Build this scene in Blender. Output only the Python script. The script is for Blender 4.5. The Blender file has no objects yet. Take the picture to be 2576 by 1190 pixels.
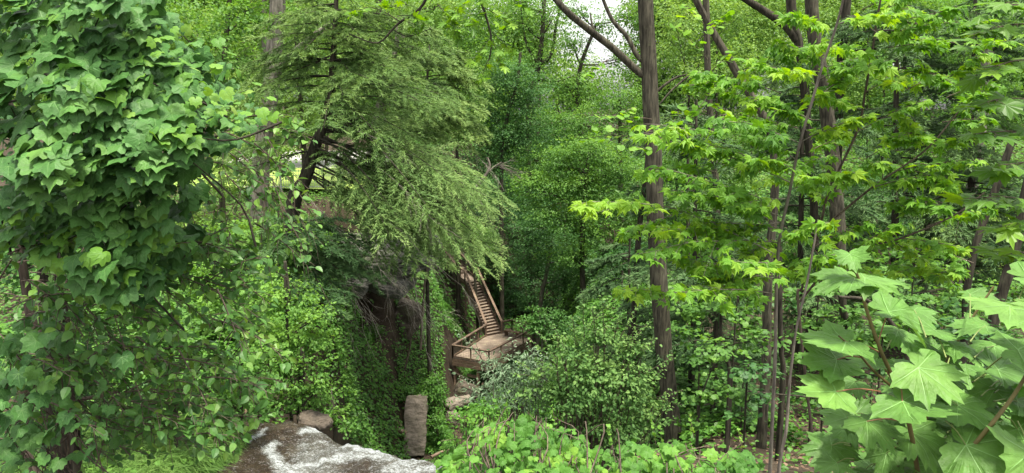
import bpy, math, numpy as np
from mathutils import Vector
R = math.radians
scene = bpy.context.scene
# ------------------------------------------------------------------ camera, light, exposure
F, PITCH = 1839.0, R(-10)                       # focal length for a frame 2576 units wide
cam = bpy.data.cameras.new('camera'); cam.sensor_width = 36; cam.lens = 36*F/2576
cam.clip_start = .05; cam.clip_end = 2000
camo = bpy.data.objects.new('camera', cam); scene.collection.objects.link(camo)
camo.rotation_euler = (R(90)+PITCH, 0, 0); scene.camera = camo
SUN_EL, SUN_AZ = R(76), R(140)
w = bpy.data.worlds.new('World'); scene.world = w; w.use_nodes = True
wn, wl = w.node_tree.nodes, w.node_tree.links
sky = wn.new('ShaderNodeTexSky'); sky.sky_type = 'NISHITA'; sky.sun_disc = False
sky.sun_elevation = SUN_EL; sky.sun_rotation = SUN_AZ; sky.air_density = 1.0; sky.dust_density = 3.0
hs = wn.new('ShaderNodeHueSaturation'); hs.inputs['Saturation'].default_value = .06     # white overcast
wl.new(sky.outputs[0], hs.inputs['Color']); wl.new(hs.outputs[0], wn['Background'].inputs[0])
wn['Background'].inputs[1].default_value = .135
sun = bpy.data.lights.new('sun', 'SUN'); sun.energy = 3.0; sun.angle = R(9); sun.color = (1, .94, .78)
suno = bpy.data.objects.new('sun', sun); scene.collection.objects.link(suno)
suno.rotation_euler = (R(90)-SUN_EL, 0, -SUN_AZ+R(180))
scene.view_settings.view_transform = 'Standard'; scene.view_settings.look = 'None'
scene.view_settings.exposure = 1.52; scene.view_settings.gamma = 1
cy = scene.cycles
cy.use_denoising = True; cy.max_bounces = 7; cy.diffuse_bounces = 4; cy.transmission_bounces = 5; cy.glossy_bounces = 2

# ------------------------------------------------------------------ helpers
rng = np.random.default_rng(11)
def ray(px, py):
    v = -(py-595)/F
    return np.array([(px-1288)/F, math.cos(PITCH)-v*math.sin(PITCH), math.sin(PITCH)+v*math.cos(PITCH)])
def P(px, py, d):
    r = ray(px, py); return r*(d/r[1])
def PZ(px, py, z):
    r = ray(px, py); return r*(z/r[2])
def vn(a):
    return a/np.maximum(np.linalg.norm(a, axis=-1, keepdims=True), 1e-9)
_lat = np.random.default_rng(3).random((64, 64, 64)).astype(np.float32)
def noise3(p):
    p = np.asarray(p, float); i = np.floor(p).astype(int); f = p-i; f = f*f*(3-2*f); out = 0
    for a in (0, 1):
        for b in (0, 1):
            for c in (0, 1):
                wgt = (f[..., 0] if a else 1-f[..., 0])*(f[..., 1] if b else 1-f[..., 1])*(f[..., 2] if c else 1-f[..., 2])
                out = out+wgt*_lat[(i[..., 0]+a) % 64, (i[..., 1]+b) % 64, (i[..., 2]+c) % 64]
    return out*2-1
def fbm(p, o=3):
    s, a = 0, 1
    for k in range(o): s = s+a*noise3(np.asarray(p)*2**k+k*17.3); a *= .5
    return s

class MB:
    def __init__(s): s.v, s.l, s.n, s.m, s.r, s.nv, s.sm = [], [], [], [], [], 0, []
    def add(s, v, f, rnd=None, mat=0, smooth=False):
        """f: int array (nf, k); mat scalar or array"""
        v = np.asarray(v, np.float32).reshape(-1, 3); f = np.asarray(f, np.int32)
        s.v.append(v); s.l.append((f+s.nv).ravel()); s.n.append(np.full(len(f), f.shape[1], np.int32))
        s.m.append(np.full(len(f), mat, np.int32) if np.isscalar(mat) else np.asarray(mat, np.int32))
        s.sm.append(np.full(len(f), smooth, bool))
        s.r.append(np.full(len(v), .5, np.float32) if rnd is None else np.asarray(rnd, np.float32).ravel())
        s.nv += len(v)
    def build(s, name, mats, parent=None, base=None):
        if not s.v: return None
        v = np.concatenate(s.v); l = np.concatenate(s.l); n = np.concatenate(s.n)
        if base is None: base = np.array(parent.location) if parent is not None else np.zeros(3)
        v = v-np.asarray(base, np.float32)
        me = bpy.data.meshes.new(name)
        me.vertices.add(len(v)); me.vertices.foreach_set('co', v.ravel())
        me.loops.add(len(l)); me.loops.foreach_set('vertex_index', l)
        me.polygons.add(len(n)); st = np.zeros(len(n), np.int32); st[1:] = np.cumsum(n)[:-1]
        me.polygons.foreach_set('loop_start', st); me.polygons.foreach_set('loop_total', n)
        me.polygons.foreach_set('material_index', np.concatenate(s.m))
        me.polygons.foreach_set('use_smooth', np.concatenate(s.sm))
        a = me.attributes.new('rnd', 'FLOAT', 'POINT'); a.data.foreach_set('value', np.concatenate(s.r))
        for m in (mats if isinstance(mats, (list, tuple)) else [mats]): me.materials.append(m)
        me.update(calc_edges=True)
        o = bpy.data.objects.new(name, me); scene.collection.objects.link(o)
        if parent is not None: o.parent = parent
        else: o.location = base
        return o
def tag(o, label=None, cat=None, group=None, kind=None):
    if label: o['label'] = label
    if cat: o['category'] = cat
    if group: o['group'] = group
    if kind: o['kind'] = kind
    return o
def thing(name, label, cat, loc, group=None):
    o = bpy.data.objects.new(name, None); scene.collection.objects.link(o)
    o.location = [float(x) for x in loc]; o.empty_display_size = .2
    return tag(o, label, cat, group)

# ------------------------------------------------------------------ materials
def newmat(name):
    m = bpy.data.materials.new(name); m.use_nodes = True; nt = m.node_tree; nt.nodes.clear()
    return m, nt.nodes, nt.links, nt.nodes.new('ShaderNodeOutputMaterial')
def ramp(n, stops):
    r = n.new('ShaderNodeValToRGB'); e = r.color_ramp.elements
    while len(e) < len(stops): e.new(.5)
    for k, (p, c) in enumerate(stops): e[k].position = p; e[k].color = (*c, 1)
    return r
def leafmat(name, c0, c1, c2, trans=.35, rough=.5, spec=.45, scale=1.2, near=0):
    m, n, l, out = newmat(name)
    at = n.new('ShaderNodeAttribute'); at.attribute_name = 'rnd'
    ge = n.new('ShaderNodeNewGeometry')
    nz = n.new('ShaderNodeTexNoise'); nz.inputs['Scale'].default_value = scale; nz.inputs['Detail'].default_value = 1
    l.new(ge.outputs['Position'], nz.inputs['Vector'])
    mx = n.new('ShaderNodeMath'); mx.operation = 'MULTIPLY_ADD'; mx.inputs[1].default_value = .7
    ad = n.new('ShaderNodeMath'); ad.operation = 'MULTIPLY_ADD'; ad.inputs[1].default_value = .6; ad.inputs[2].default_value = -.15
    l.new(nz.outputs[0], ad.inputs[0]); l.new(at.outputs['Fac'], mx.inputs[0]); l.new(ad.outputs[0], mx.inputs[2])
    r = ramp(n, [(0, c0), (.5, c1), (1, c2)]); l.new(mx.outputs[0], r.inputs[0])
    p = n.new('ShaderNodeBsdfPrincipled'); p.inputs['Roughness'].default_value = rough
    p.inputs['Specular IOR Level'].default_value = spec*.7
    l.new(r.outputs[0], p.inputs['Base Color'])
    t = n.new('ShaderNodeBsdfTranslucent')
    hsv = n.new('ShaderNodeHueSaturation'); hsv.inputs['Hue'].default_value = .485; hsv.inputs['Saturation'].default_value = 1.1
    hsv.inputs['Value'].default_value = 1.5
    l.new(r.outputs[0], hsv.inputs['Color']); l.new(hsv.outputs[0], t.inputs[0])
    if near:      # blemishes and a quilted surface on leaves seen close up
        vo = n.new('ShaderNodeTexVoronoi'); vo.inputs['Scale'].default_value = 34*near; vo.inputs['Randomness'].default_value = 1; l.new(ge.outputs['Position'], vo.inputs['Vector'])
        sp = n.new('ShaderNodeMapRange'); sp.inputs['From Min'].default_value = .10; sp.inputs['From Max'].default_value = .07; l.new(vo.outputs['Distance'], sp.inputs[0])
        n3 = n.new('ShaderNodeTexNoise'); n3.inputs['Scale'].default_value = 9*near; n3.inputs['Detail'].default_value = 4; l.new(ge.outputs['Position'], n3.inputs['Vector'])
        th = n.new('ShaderNodeMapRange'); th.inputs['From Min'].default_value = .52; th.inputs['From Max'].default_value = .6; l.new(n3.outputs[0], th.inputs[0])
        mu = n.new('ShaderNodeMath'); mu.operation = 'MULTIPLY'; l.new(sp.outputs[0], mu.inputs[0]); l.new(th.outputs[0], mu.inputs[1])
        mb_ = n.new('ShaderNodeMix'); mb_.data_type = 'RGBA'; l.new(mu.outputs[0], mb_.inputs[0]); l.new(r.outputs[0], mb_.inputs[6]); mb_.inputs[7].default_value = (.16, .13, .04, 1)
        hv = n.new('ShaderNodeHueSaturation'); l.new(mb_.outputs[2], hv.inputs['Color'])
        m3 = n.new('ShaderNodeMath'); m3.operation = 'MULTIPLY_ADD'; m3.inputs[1].default_value = 1.2; m3.inputs[2].default_value = .4; l.new(n3.outputs[0], m3.inputs[0]); l.new(m3.outputs[0], hv.inputs['Value'])
        l.new(hv.outputs[0], p.inputs['Base Color']); l.new(hv.outputs[0], hsv.inputs['Color'])
        n4 = n.new('ShaderNodeTexNoise'); n4.inputs['Scale'].default_value = 40*near; n4.inputs['Detail'].default_value = 3; l.new(ge.outputs['Position'], n4.inputs['Vector'])
        bu = n.new('ShaderNodeBump'); bu.inputs['Strength'].default_value = .5; bu.inputs['Distance'].default_value = .012/near; l.new(n4.outputs[0], bu.inputs['Height']); l.new(bu.outputs[0], p.inputs['Normal'])
    mi = n.new('ShaderNodeMixShader'); mi.inputs[0].default_value = trans
    l.new(p.outputs[0], mi.inputs[1]); l.new(t.outputs[0], mi.inputs[2]); l.new(mi.outputs[0], out.inputs[0])
    return m
def barkmat(name, c0, c1, sc=6, stretch=.12, bump=.5, rough=.9):
    m, n, l, out = newmat(name)
    ge = n.new('ShaderNodeNewGeometry'); mp = n.new('ShaderNodeMapping'); mp.inputs['Scale'].default_value = (1, 1, stretch)
    l.new(ge.outputs['Position'], mp.inputs[0])
    nz = n.new('ShaderNodeTexNoise'); nz.inputs['Scale'].default_value = sc*3; nz.inputs['Detail'].default_value = 5; nz.inputs['Roughness'].default_value = .65
    l.new(mp.outputs[0], nz.inputs['Vector'])
    n2 = n.new('ShaderNodeTexNoise'); n2.inputs['Scale'].default_value = 1.3; n2.inputs['Detail'].default_value = 3
    l.new(ge.outputs['Position'], n2.inputs['Vector'])
    r = ramp(n, [(.38, c0), (.62, c1)]); l.new(nz.outputs[0], r.inputs[0])
    n5 = n.new('ShaderNodeTexNoise'); n5.inputs['Scale'].default_value = 2.6; n5.inputs['Detail'].default_value = 7; n5.inputs['Roughness'].default_value = .7; l.new(ge.outputs['Position'], n5.inputs['Vector'])
    lt = n.new('ShaderNodeMapRange'); lt.inputs['From Min'].default_value = .55; lt.inputs['From Max'].default_value = .68; lt.inputs['To Max'].default_value = .5; l.new(n5.outputs[0], lt.inputs[0])
    li = n.new('ShaderNodeMix'); li.data_type = 'RGBA'; l.new(lt.outputs[0], li.inputs[0]); l.new(r.outputs[0], li.inputs[6]); li.inputs[7].default_value = (c1[0]*1.1, c1[1]*1.35, c1[2]*1.0, 1)
    h = n.new('ShaderNodeHueSaturation'); l.new(li.outputs[2], h.inputs['Color'])
    mm = n.new('ShaderNodeMath'); mm.operation = 'MULTIPLY_ADD'; mm.inputs[1].default_value = 1.4; mm.inputs[2].default_value = .3
    l.new(n2.outputs[0], mm.inputs[0]); l.new(mm.outputs[0], h.inputs['Value'])
    b = n.new('ShaderNodeBump'); b.inputs['Strength'].default_value = bump; b.inputs['Distance'].default_value = .04; l.new(nz.outputs[0], b.inputs['Height'])
    p = n.new('ShaderNodeBsdfPrincipled'); p.inputs['Roughness'].default_value = rough; p.inputs['Specular IOR Level'].default_value = .2
    l.new(h.outputs[0], p.inputs['Base Color']); l.new(b.outputs[0], p.inputs['Normal']); l.new(p.outputs[0], out.inputs[0])
    return m
def plain(name, c, rough=.6, var=.3, sc=8, spec=.3, bump=0):
    m, n, l, out = newmat(name)
    ge = n.new('ShaderNodeNewGeometry'); nz = n.new('ShaderNodeTexNoise'); nz.inputs['Scale'].default_value = sc; nz.inputs['Detail'].default_value = 6
    l.new(ge.outputs['Position'], nz.inputs['Vector'])
    c0 = tuple(x*(1-var) for x in c); c1 = tuple(min(1, x*(1+var)) for x in c)
    r = ramp(n, [(.35, c0), (.65, c1)]); l.new(nz.outputs[0], r.inputs[0])
    p = n.new('ShaderNodeBsdfPrincipled'); p.inputs['Roughness'].default_value = rough; p.inputs['Specular IOR Level'].default_value = spec
    l.new(r.outputs[0], p.inputs['Base Color'])
    if bump:
        b = n.new('ShaderNodeBump'); b.inputs['Strength'].default_value = bump; b.inputs['Distance'].default_value = .1
        l.new(nz.outputs[0], b.inputs['Height']); l.new(b.outputs[0], p.inputs['Normal'])
    l.new(p.outputs[0], out.inputs[0]); return m
L = dict(
    grape=leafmat('grape_leaf', (.030, .092, .024), (.062, .16, .034), (.13, .265, .045), .18, .55, .35, 2.0, .9),
    grapenew=leafmat('young_grape_leaf', (.08, .20, .03), (.14, .29, .04), (.25, .34, .075), .35, .5, .3, 3),
    elm=leafmat('elm_leaf', (0.036, 0.108, 0.026), (0.079, 0.189, 0.035), (0.194, 0.335, 0.052), .28, .45, .5, 1.5),
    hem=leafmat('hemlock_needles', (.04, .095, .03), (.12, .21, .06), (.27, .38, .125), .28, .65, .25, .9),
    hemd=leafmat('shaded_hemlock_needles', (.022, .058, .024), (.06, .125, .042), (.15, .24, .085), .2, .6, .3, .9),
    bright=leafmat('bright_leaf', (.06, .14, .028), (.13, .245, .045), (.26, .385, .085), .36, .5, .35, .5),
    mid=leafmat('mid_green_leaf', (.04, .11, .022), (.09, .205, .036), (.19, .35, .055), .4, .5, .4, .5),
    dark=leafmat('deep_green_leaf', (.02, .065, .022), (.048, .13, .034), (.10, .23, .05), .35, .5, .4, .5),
    maple=leafmat('maple_leaf', (.055, .15, .02), (.13, .29, .03), (.27, .43, .04), .42, .5, .35, 1.2),
    norway=leafmat('broad_maple_leaf', (.065, .15, .03), (.10, .215, .042), (.19, .34, .07), .3, .5, .35, 6, 2.2),
    vine=leafmat('shrub_vine_leaf', (.045, .13, .025), (.10, .235, .036), (.24, .40, .055), .35, .55, .25, 2, 1.2),
    silver=leafmat('silvery_leaf', (.07, .13, .06), (.13, .21, .11), (.28, .36, .24), .2, .5, .4, 2),
    shrub=leafmat('shrub_leaf', (.04, .105, .03), (.10, .205, .055), (.21, .34, .095), .35, .55, .25, 1.5),
    ivy=leafmat('groundcover_leaf', (0.027, 0.086, 0.016), (0.060, 0.162, 0.022), (0.133, 0.281, 0.039), .3, .45, .45, .8),
    oak=leafmat('oak_leaf', (0.048, 0.130, 0.013), (0.109, 0.238, 0.022), (0.230, 0.389, 0.035), .4, .45, .4, 2),
    litter=leafmat('dead_leaf', (.07, .045, .03), (.15, .10, .065), (.30, .22, .15), .1, .7, .2, 2),
    grass=leafmat('grass_blade', (.045, .11, .022), (.09, .19, .035), (.18, .28, .07), .3, .6, .3, 1))
VEIN = plain('leaf_vein', (.16, .31, .085), .5, .1)
GVEIN = plain('grape_leaf_vein', (.11, .22, .06), .5, .1)
PETI = plain('red_petiole', (.24, .11, .06), .5, .3)
PETG = plain('green_petiole', (.16, .20, .06), .5, .2)
STEMM = plain('green_brown_stem', (.12, .10, .035), .6, .3)
B = dict(
    grey=barkmat('grey_ridged_bark', (.07, .064, .05), (.22, .20, .165), 4),
    brown=barkmat('brown_furrowed_bark', (.024, .0215, .015), (.093, .084, .060), 5),
    dark=barkmat('dark_bark', (.018, .016, .011), (.062, .055, .040), 5),
    twig=barkmat('twig_bark', (.06, .045, .035), (.14, .11, .085), 8),
    pale=barkmat('pale_dead_twig', (.20, .17, .14), (.40, .36, .31), 8),
    sapling=barkmat('sapling_bark', (.09, .08, .065), (.22, .19, .16), 8))

# ------------------------------------------------------------------ leaf templates: y runs from petiole to tip, z is up
def fan(outline, ring=True, bend=.12, fold=.0, veins=()):
    o = np.array(outline, float); k = len(o); c = np.array([0, 0.])
    pts = [np.array([[0, 0.]])]; f = []
    if ring:
        pts += [o*.5, o]
        f += [(0, 1+i, 1+(i+1) % k) for i in range(k)]
        for i in range(k):
            j = (i+1) % k; f += [(1+i, 1+k+i, 1+k+j), (1+i, 1+k+j, 1+j)]
    else:
        pts += [o]; f += [(0, 1+i, 1+(i+1) % k) for i in range(k)]
    p = np.vstack(pts); mt = [0]*len(f)
    def zz(q): return -bend*(q[:, 0]**2+q[:, 1]**2)*1.3+fold*np.abs(q[:, 0])
    v = np.column_stack([p, zz(p)])
    for (tx, ty) in veins:
        t = np.array([tx, ty]); nrm = np.array([-ty, tx])/np.hypot(tx, ty)
        s = np.array([0+nrm*.008, 0-nrm*.008, t*.5+nrm*.006, t*.5-nrm*.006, t*.93]); b = len(v)
        zs = zz(s)+.006; v = np.vstack([v, np.column_stack([s, zs])])
        f += [(b, b+2, b+1), (b+1, b+2, b+3), (b+2, b+4, b+3)]; mt += [1]*3
    return v, np.array(f), np.array(mt)
def polar(l): return [(r*math.sin(R(a)), r*math.cos(R(a))) for a, r in l]
def sym(l):   # l: right side from tip (a=0) round to the base, angle from the tip
    return polar(l)+polar([(-a, r) for a, r in reversed(l) if a not in (0, 180)])
T = {}
T['rh'] = (np.array([(0, 0, 0), (.33, .42, .07), (0, 1, -.1), (-.33, .42, .07)], float), np.array([(0, 1, 2), (0, 2, 3)]), np.zeros(2, int))
T['ndl'] = (np.array([(-.06, 0, 0), (.06, 0, 0), (.07, .45, 0), (0, 1, -.06), (-.07, .45, 0)], float), np.array([(0, 1, 2), (0, 2, 4), (4, 2, 3)]), np.zeros(3, int))
T['blade'] = (np.array([(-.012, 0, 0), (.012, 0, 0), (.012, .55, .0), (0, 1, -.2), (-.012, .55, .0)], float), np.array([(0, 1, 2), (0, 2, 4), (4, 2, 3)]), np.zeros(3, int))
T['nar'] = (np.array([(0, 0, 0), (.13, .4, .04), (0, 1, -.1), (-.13, .4, .04)], float), np.array([(0, 1, 2), (0, 2, 3)]), np.zeros(2, int))
T['hex'] = (np.array([(0, 0, 0), (.34, .22, .06), (.36, .6, .05), (0, 1, -.1), (-.36, .6, .05), (-.34, .22, .06)], float), np.array([(0, 1, 2), (0, 2, 3), (0, 3, 4), (0, 4, 5)]), np.zeros(4, int))
ov = [(0, 0), (.2, .08), (.33, .28), (.33, .5), (.2, .78), (0, 1.02), (-.2, .78), (-.33, .5), (-.33, .28), (-.2, .08)]
T['ov'] = (np.array([(x, y, .16*abs(x)*1.5-.18*y*y) for x, y in ov]+[(0, .5, -.05)], float),
           np.array([(10, i, (i+1) % 10) for i in range(10)]), np.zeros(10, int))
gl = [(0, .78), (12, .60), (26, .53), (40, .66), (52, .63), (66, .50), (82, .56), (96, .56), (120, .50), (145, .46), (165, .34), (180, .08)]
T['grape'] = fan(sym(gl), True, .22, .10, [(0, .75), polar([(43, .64)])[0], polar([(-43, .64)])[0], polar([(92, .55)])[0], polar([(-92, .55)])[0]])
ml = [(0, .95), (9, .62), (18, .60), (23, .46), (33, .60), (44, .80), (53, .58), (62, .54), (73, .42), (90, .46), (104, .52), (118, .34), (150, .24), (180, .05)]
T['maple'] = fan(sym(ml), False, .18, .0)
T['mapleb'] = fan(sym(ml), False, .45, .12)
nl = [(0, 1.0), (5, .86), (9, .80), (16, .90), (18, .78), (21, .68), (24, .60), (28, .68), (33, .78), (38, .76), (44, .96), (48, .80), (54, .74), (61, .80), (63, .66), (69, .60), (74, .56), (80, .62), (84, .68), (90, .70), (95, .82), (101, .66), (108, .62), (117, .58), (124, .44), (136, .45), (144, .42), (156, .30), (170, .20), (180, .05)]
T['norway'] = fan(sym(nl), True, .10, .07, [(0, .98), polar([(45, .92)])[0], polar([(-45, .92)])[0], polar([(96, .78)])[0], polar([(-96, .78)])[0]])
T['norwayd'] = fan(sym(nl), True, .22, .03, [(0, .98), polar([(45, .92)])[0], polar([(-45, .92)])[0], polar([(96, .78)])[0], polar([(-96, .78)])[0]])
rl = [(0, .62), (25, .54), (50, .54), (75, .52), (100, .50), (130, .48), (160, .38), (180, .16)]
T['round'] = fan(sym(rl), False, .25, .1)
ol = [(0, .95), (10, .7), (17, .42), (27, .7), (36, .72), (42, .34), (58, .52), (68, .54), (85, .26), (130, .2), (180, .05)]
T['oak'] = fan(sym(ol), False, .1, .0)

def leaves(mb, t, pos, nrm, head, size, rnd, matoff=0, curl=0):
    tv, tf, tm = T[t]
    pos = np.asarray(pos); N = len(pos)
    if N == 0: return
    Z = vn(np.asarray(nrm)+np.zeros((N, 3))); H = np.asarray(head)+np.zeros((N, 3))
    Y = vn(H-(H*Z).sum(1, keepdims=True)*Z); X = np.cross(Y, Z)
    s = (np.asarray(size)+np.zeros(N))[:, None, None]
    v = pos[:, None]+s*(tv[None, :, 0:1]*X[:, None]+tv[None, :, 1:2]*Y[:, None]+tv[None, :, 2:3]*Z[:, None])
    if curl:   # every leaf bends, cups and twists in its own way
        c = rng.normal(size=(N, 3, 1))*curl; q = c[:, 0]*tv[None, :, 0]**2*1.3+(c[:, 1]-curl*.5)*tv[None, :, 1]**2+c[:, 2]*1.2*tv[None, :, 0]*tv[None, :, 1]
        q = q+.35*curl*np.sin(9*tv[None, :, 0]+40*c[:, 0])*np.abs(tv[None, :, 0])
        v = v+s*q[..., None]*Z[:, None]
    k = len(tv); f = (tf[None]+np.arange(N)[:, None, None]*k).reshape(-1, 3)
    mb.add(v, f, np.repeat(np.asarray(rnd)+np.zeros(N), k), np.tile(tm, N)+matoff)
def smooth_path(pts, n):
    pts = np.asarray(pts, float)
    if len(pts) == 2: t = np.linspace(0, 1, n)[:, None]; return pts[0]*(1-t)+pts[1]*t
    P_ = np.vstack([2*pts[0]-pts[1], pts, 2*pts[-1]-pts[-2]]); out = []
    u = np.linspace(0, len(pts)-1-1e-6, n); i = u.astype(int); f = (u-i)[:, None]
    a, b, c, d = P_[i], P_[i+1], P_[i+2], P_[i+3]
    return .5*((2*b)+(c-a)*f+(2*a-5*b+4*c-d)*f*f+(3*b-a-3*c+d)*f**3)
def tube(mb, pts, r0, r1, sides=6, n=None, mat=0, wob=0, ridge=0, flare=0):
    pts = np.asarray(pts, float)
    if n: pts = smooth_path(pts, n)
    n = len(pts); tan = vn(np.gradient(pts, axis=0))
    ref = np.array([0, 0, 1.]) if abs(tan[:, 2]).mean() < .8 else np.array([0, 1., 0])
    if wob: pts = pts+np.column_stack([noise3(pts*.9+k*31) for k in range(3)])*wob*np.linspace(.2, 1, n)[:, None]
    X = vn(np.cross(tan, ref)); Y = np.cross(X, tan)
    t = np.linspace(0, 1, n); rr = r0+(r1-r0)*t
    if flare: rr = rr*(1+flare*np.exp(-t*n/ (n*.05)))
    a = np.arange(sides)*2*math.pi/sides
    ring = np.cos(a)[None, :, None]*X[:, None]+np.sin(a)[None, :, None]*Y[:, None]
    rad = rr[:, None]*np.ones((1, sides))
    if ridge:
        q = np.stack([np.cos(a)[None]*4+pts[:, 0:1]*0, np.sin(a)[None]*4+pts[:, 0:1]*0, pts[:, 2:3]*.7+0*a[None]], -1)
        rad = rad*(1+ridge*fbm(q*1.6, 3)+ridge*.5*noise3(np.stack([np.cos(a)[None]+pts[:, :1], np.sin(a)[None]+pts[:, 1:2], pts[:, 2:3]*.9+0*a[None]], -1)))
    v = pts[:, None]+ring*rad[..., None]
    i, j = np.meshgrid(np.arange(n-1), np.arange(sides), indexing='ij'); j2 = (j+1) % sides
    f = np.stack([i*sides+j, i*sides+j2, (i+1)*sides+j2, (i+1)*sides+j], -1).reshape(-1, 4)
    mb.add(v, f, None, mat, True)
    return pts
def rv(n): return vn(rng.normal(size=(n, 3)))
# a thin branch that carries leaves
def spray(wood, mb, p0, p1, sag, t, size, spacing=None, sub=6, sublen=.35, opp=True, droop=.35, rad=.008, tilt=.3, flat=True, jit=.25, base=.5, mw=0, mo=0, tipb=0, stalk=0):
    p0, p1 = np.asarray(p0, float), np.asarray(p1, float); Lm = np.linalg.norm(p1-p0)
    s = np.linspace(0, 1, 9)[:, None]
    main = p0*(1-s)+p1*s+np.array([0, 0, 1.])*(sag*4*s*(1-s)*Lm*.25)+.03*Lm*np.column_stack([noise3(np.column_stack([s[:, 0]*3+p0[0]*7, s[:, 0]+p1[2]*5, np.full(9, k*9.)])) for k in range(3)])*s
    if wood is not None: tube(wood, main, rad, rad*.35, 5, mat=mw)
    d = vn(main[-1]-main[0]); side = vn(np.cross(d, [0, 0, 1.])); paths = [(main, .25)]
    for k in range(sub):
        u = .2+.75*(k+.5)/sub+rng.normal()*.02; i = min(int(u*8), 7); q = main[i]+(main[i+1]-main[i])*(u*8-i)
        sg = 1 if k % 2 else -1
        dr = vn(d*(.75+rng.random()*.4)+side*sg*(.6+rng.random()*.5)+np.array([0, 0, rng.normal()*.18+(0 if flat else rng.normal()*.5)]))
        ln = Lm*sublen*(1.15-u)*(.7+.6*rng.random()); ss = np.linspace(0, 1, 5)[:, None]
        pth = q+dr*ln*ss+np.array([0, 0, -1.])*droop*.35*ln*ss**2
        if wood is not None: tube(wood, pth, rad*.5, rad*.25, 4, mat=mw)
        paths.append((pth, .05))
    spacing = spacing or size*.6; cl = rng.random()
    for pth, st in paths:
        ln = np.linalg.norm(np.diff(pth, axis=0), axis=1).sum(); k = max(2, int(ln*(1-st)/spacing))
        u = (np.linspace(st, 1, k))*(len(pth)-1)*.9999; i = u.astype(int); f = (u-i)[:, None]
        q = pth[i]*(1-f)+pth[i+1]*f; dd = vn(pth[i+1]-pth[i]); sd = vn(np.cross(dd, [0, 0, 1.]))
        for sg in ((1, -1) if opp else (None,)):
            g = np.where(np.arange(k) % 2, 1., -1.)[:, None] if sg is None else sg
            hd = vn(dd*.7+sd*g*.8+np.array([0, 0, -droop])+rng.normal(size=(k, 3))*jit)
            nm = vn(np.array([0, 0, 1.])+rng.normal(size=(k, 3))*tilt+np.array([0, -.25, 0]))
            rr = np.clip(base+.25*(cl-.5)+rng.normal(size=k)*.26+tipb*(u/(len(pth)-1)), 0, 1)
            sz = size*(.65+.5*rng.random(k))
            leaves(mb, t, q+hd*(stalk+size*.12), nm, hd, sz, rr, mo)
            if stalk and wood is not None:
                for a_, b_ in zip(q, q+hd*(stalk+size*.12)): tube(wood, [a_, b_], rad*.25, rad*.18, 3, mat=mw)
    return main
# leaf clusters filling ellipsoids
def crown(mb, blobs, t, size, cover=2.2, cr=None, flat=.35, outer=.45, tilt=.5, base=.5, per=14, cvar=.35, top=.15, mo=0):
    cen = []
    la = {'rh': .33, 'ndl': .16, 'nar': .13, 'hex': .5, 'ov': .45, 'maple': .6, 'mapleb': .6, 'round': .8, 'oak': .5, 'grape': .9}[t]
    for c, rx, ry, rz in blobs:
        n = int(cover*math.pi*rx*rz/(la*size*size)); nc = max(3, n//per)
        d = rv(nc); rr = rng.random(nc)**outer
        cc = np.asarray(c)+d*np.array([rx, ry, rz])*(rr*(1+.38*fbm(d*2.3+np.asarray(c), 3)))[:, None]
        k = cr or max(size*2.2, (rx+rz)*.12)
        cl = rng.random(nc); m = rng.integers(per//2, per*3//2+1, nc); idx = np.repeat(np.arange(nc), m); n = len(idx)
        p = cc[idx]+rng.normal(size=(n, 3))*np.array([k, k, k*flat])*.6
        out = d[idx]
        nm = np.array([0, 0, .8])+out*.35+rng.normal(size=(n, 3))*tilt
        hd = out*np.array([1, 1, .3])+np.array([0, 0, -.45])+rng.normal(size=(n, 3))*.6
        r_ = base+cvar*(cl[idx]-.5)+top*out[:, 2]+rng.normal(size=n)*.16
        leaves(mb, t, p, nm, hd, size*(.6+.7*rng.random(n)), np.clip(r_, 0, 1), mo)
        cen.append(cc[rng.choice(nc, min(nc, 9), replace=False)])
    return cen
def PB(lst, d):
    """ellipsoids given by where they are seen: (px, py, rx, ry[, depth offset]) -> world"""
    out = []
    for b in lst:
        dd = d+(b[4] if len(b) > 4 else 0); s = dd/F
        out.append((P(b[0], b[1], dd), b[2]*s, (b[2]+b[3])*.5*s, b[3]*s))
    return out
def tree(name, label, cat, foot, trunk, r, blobs, leaf='rh', mat='mid', size=.2, bark='brown', group=None, ridge=.0, limbs=True, sides=10, n=40, extra=(), lr=.3, **kw):
    """trunk: world points from the base up; r: (radius at base, radius at top)"""
    root = thing(name, label, cat, foot, group)
    wd = MB(); tp = tube(wd, trunk, r[0], r[1], sides, n, ridge=ridge, wob=.03, flare=.25) if trunk is not None else None
    for e, r0, r1 in extra: tube(wd, e, r0, r1, max(6, sides//2), 16, wob=.06, ridge=ridge)
    fo = MB()
    cen = crown(fo, blobs, leaf, size, **kw) if blobs else []
    if limbs and tp is not None:
        for (c, rx, ry, rz), cc in zip(blobs, cen):
            c = np.asarray(c); dz = np.linalg.norm(tp-(c-np.array([0, 0, rz*.7])), axis=1); q = tp[dz.argmin()]
            rl_ = r[1]+(r[0]-r[1])*.3; mid = (q+c)/2+np.array([0, 0, -.1*rz])
            tube(wd, [q, mid, c], rl_*lr*1.6, rl_*lr*.6, 6, 8, wob=.15)
            for e in cc[:7]:
                s = q+(c-q)*(.3+.6*rng.random()); tube(wd, [s, (s+e)/2+rng.normal(size=3)*.06*rx, e], rl_*lr*.55, rl_*lr*.14, 4, 6, wob=.08)
    wd.build('trunk', B[bark], root)
    if blobs: fo.build('crown', L[mat], root)
    return root
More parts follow.
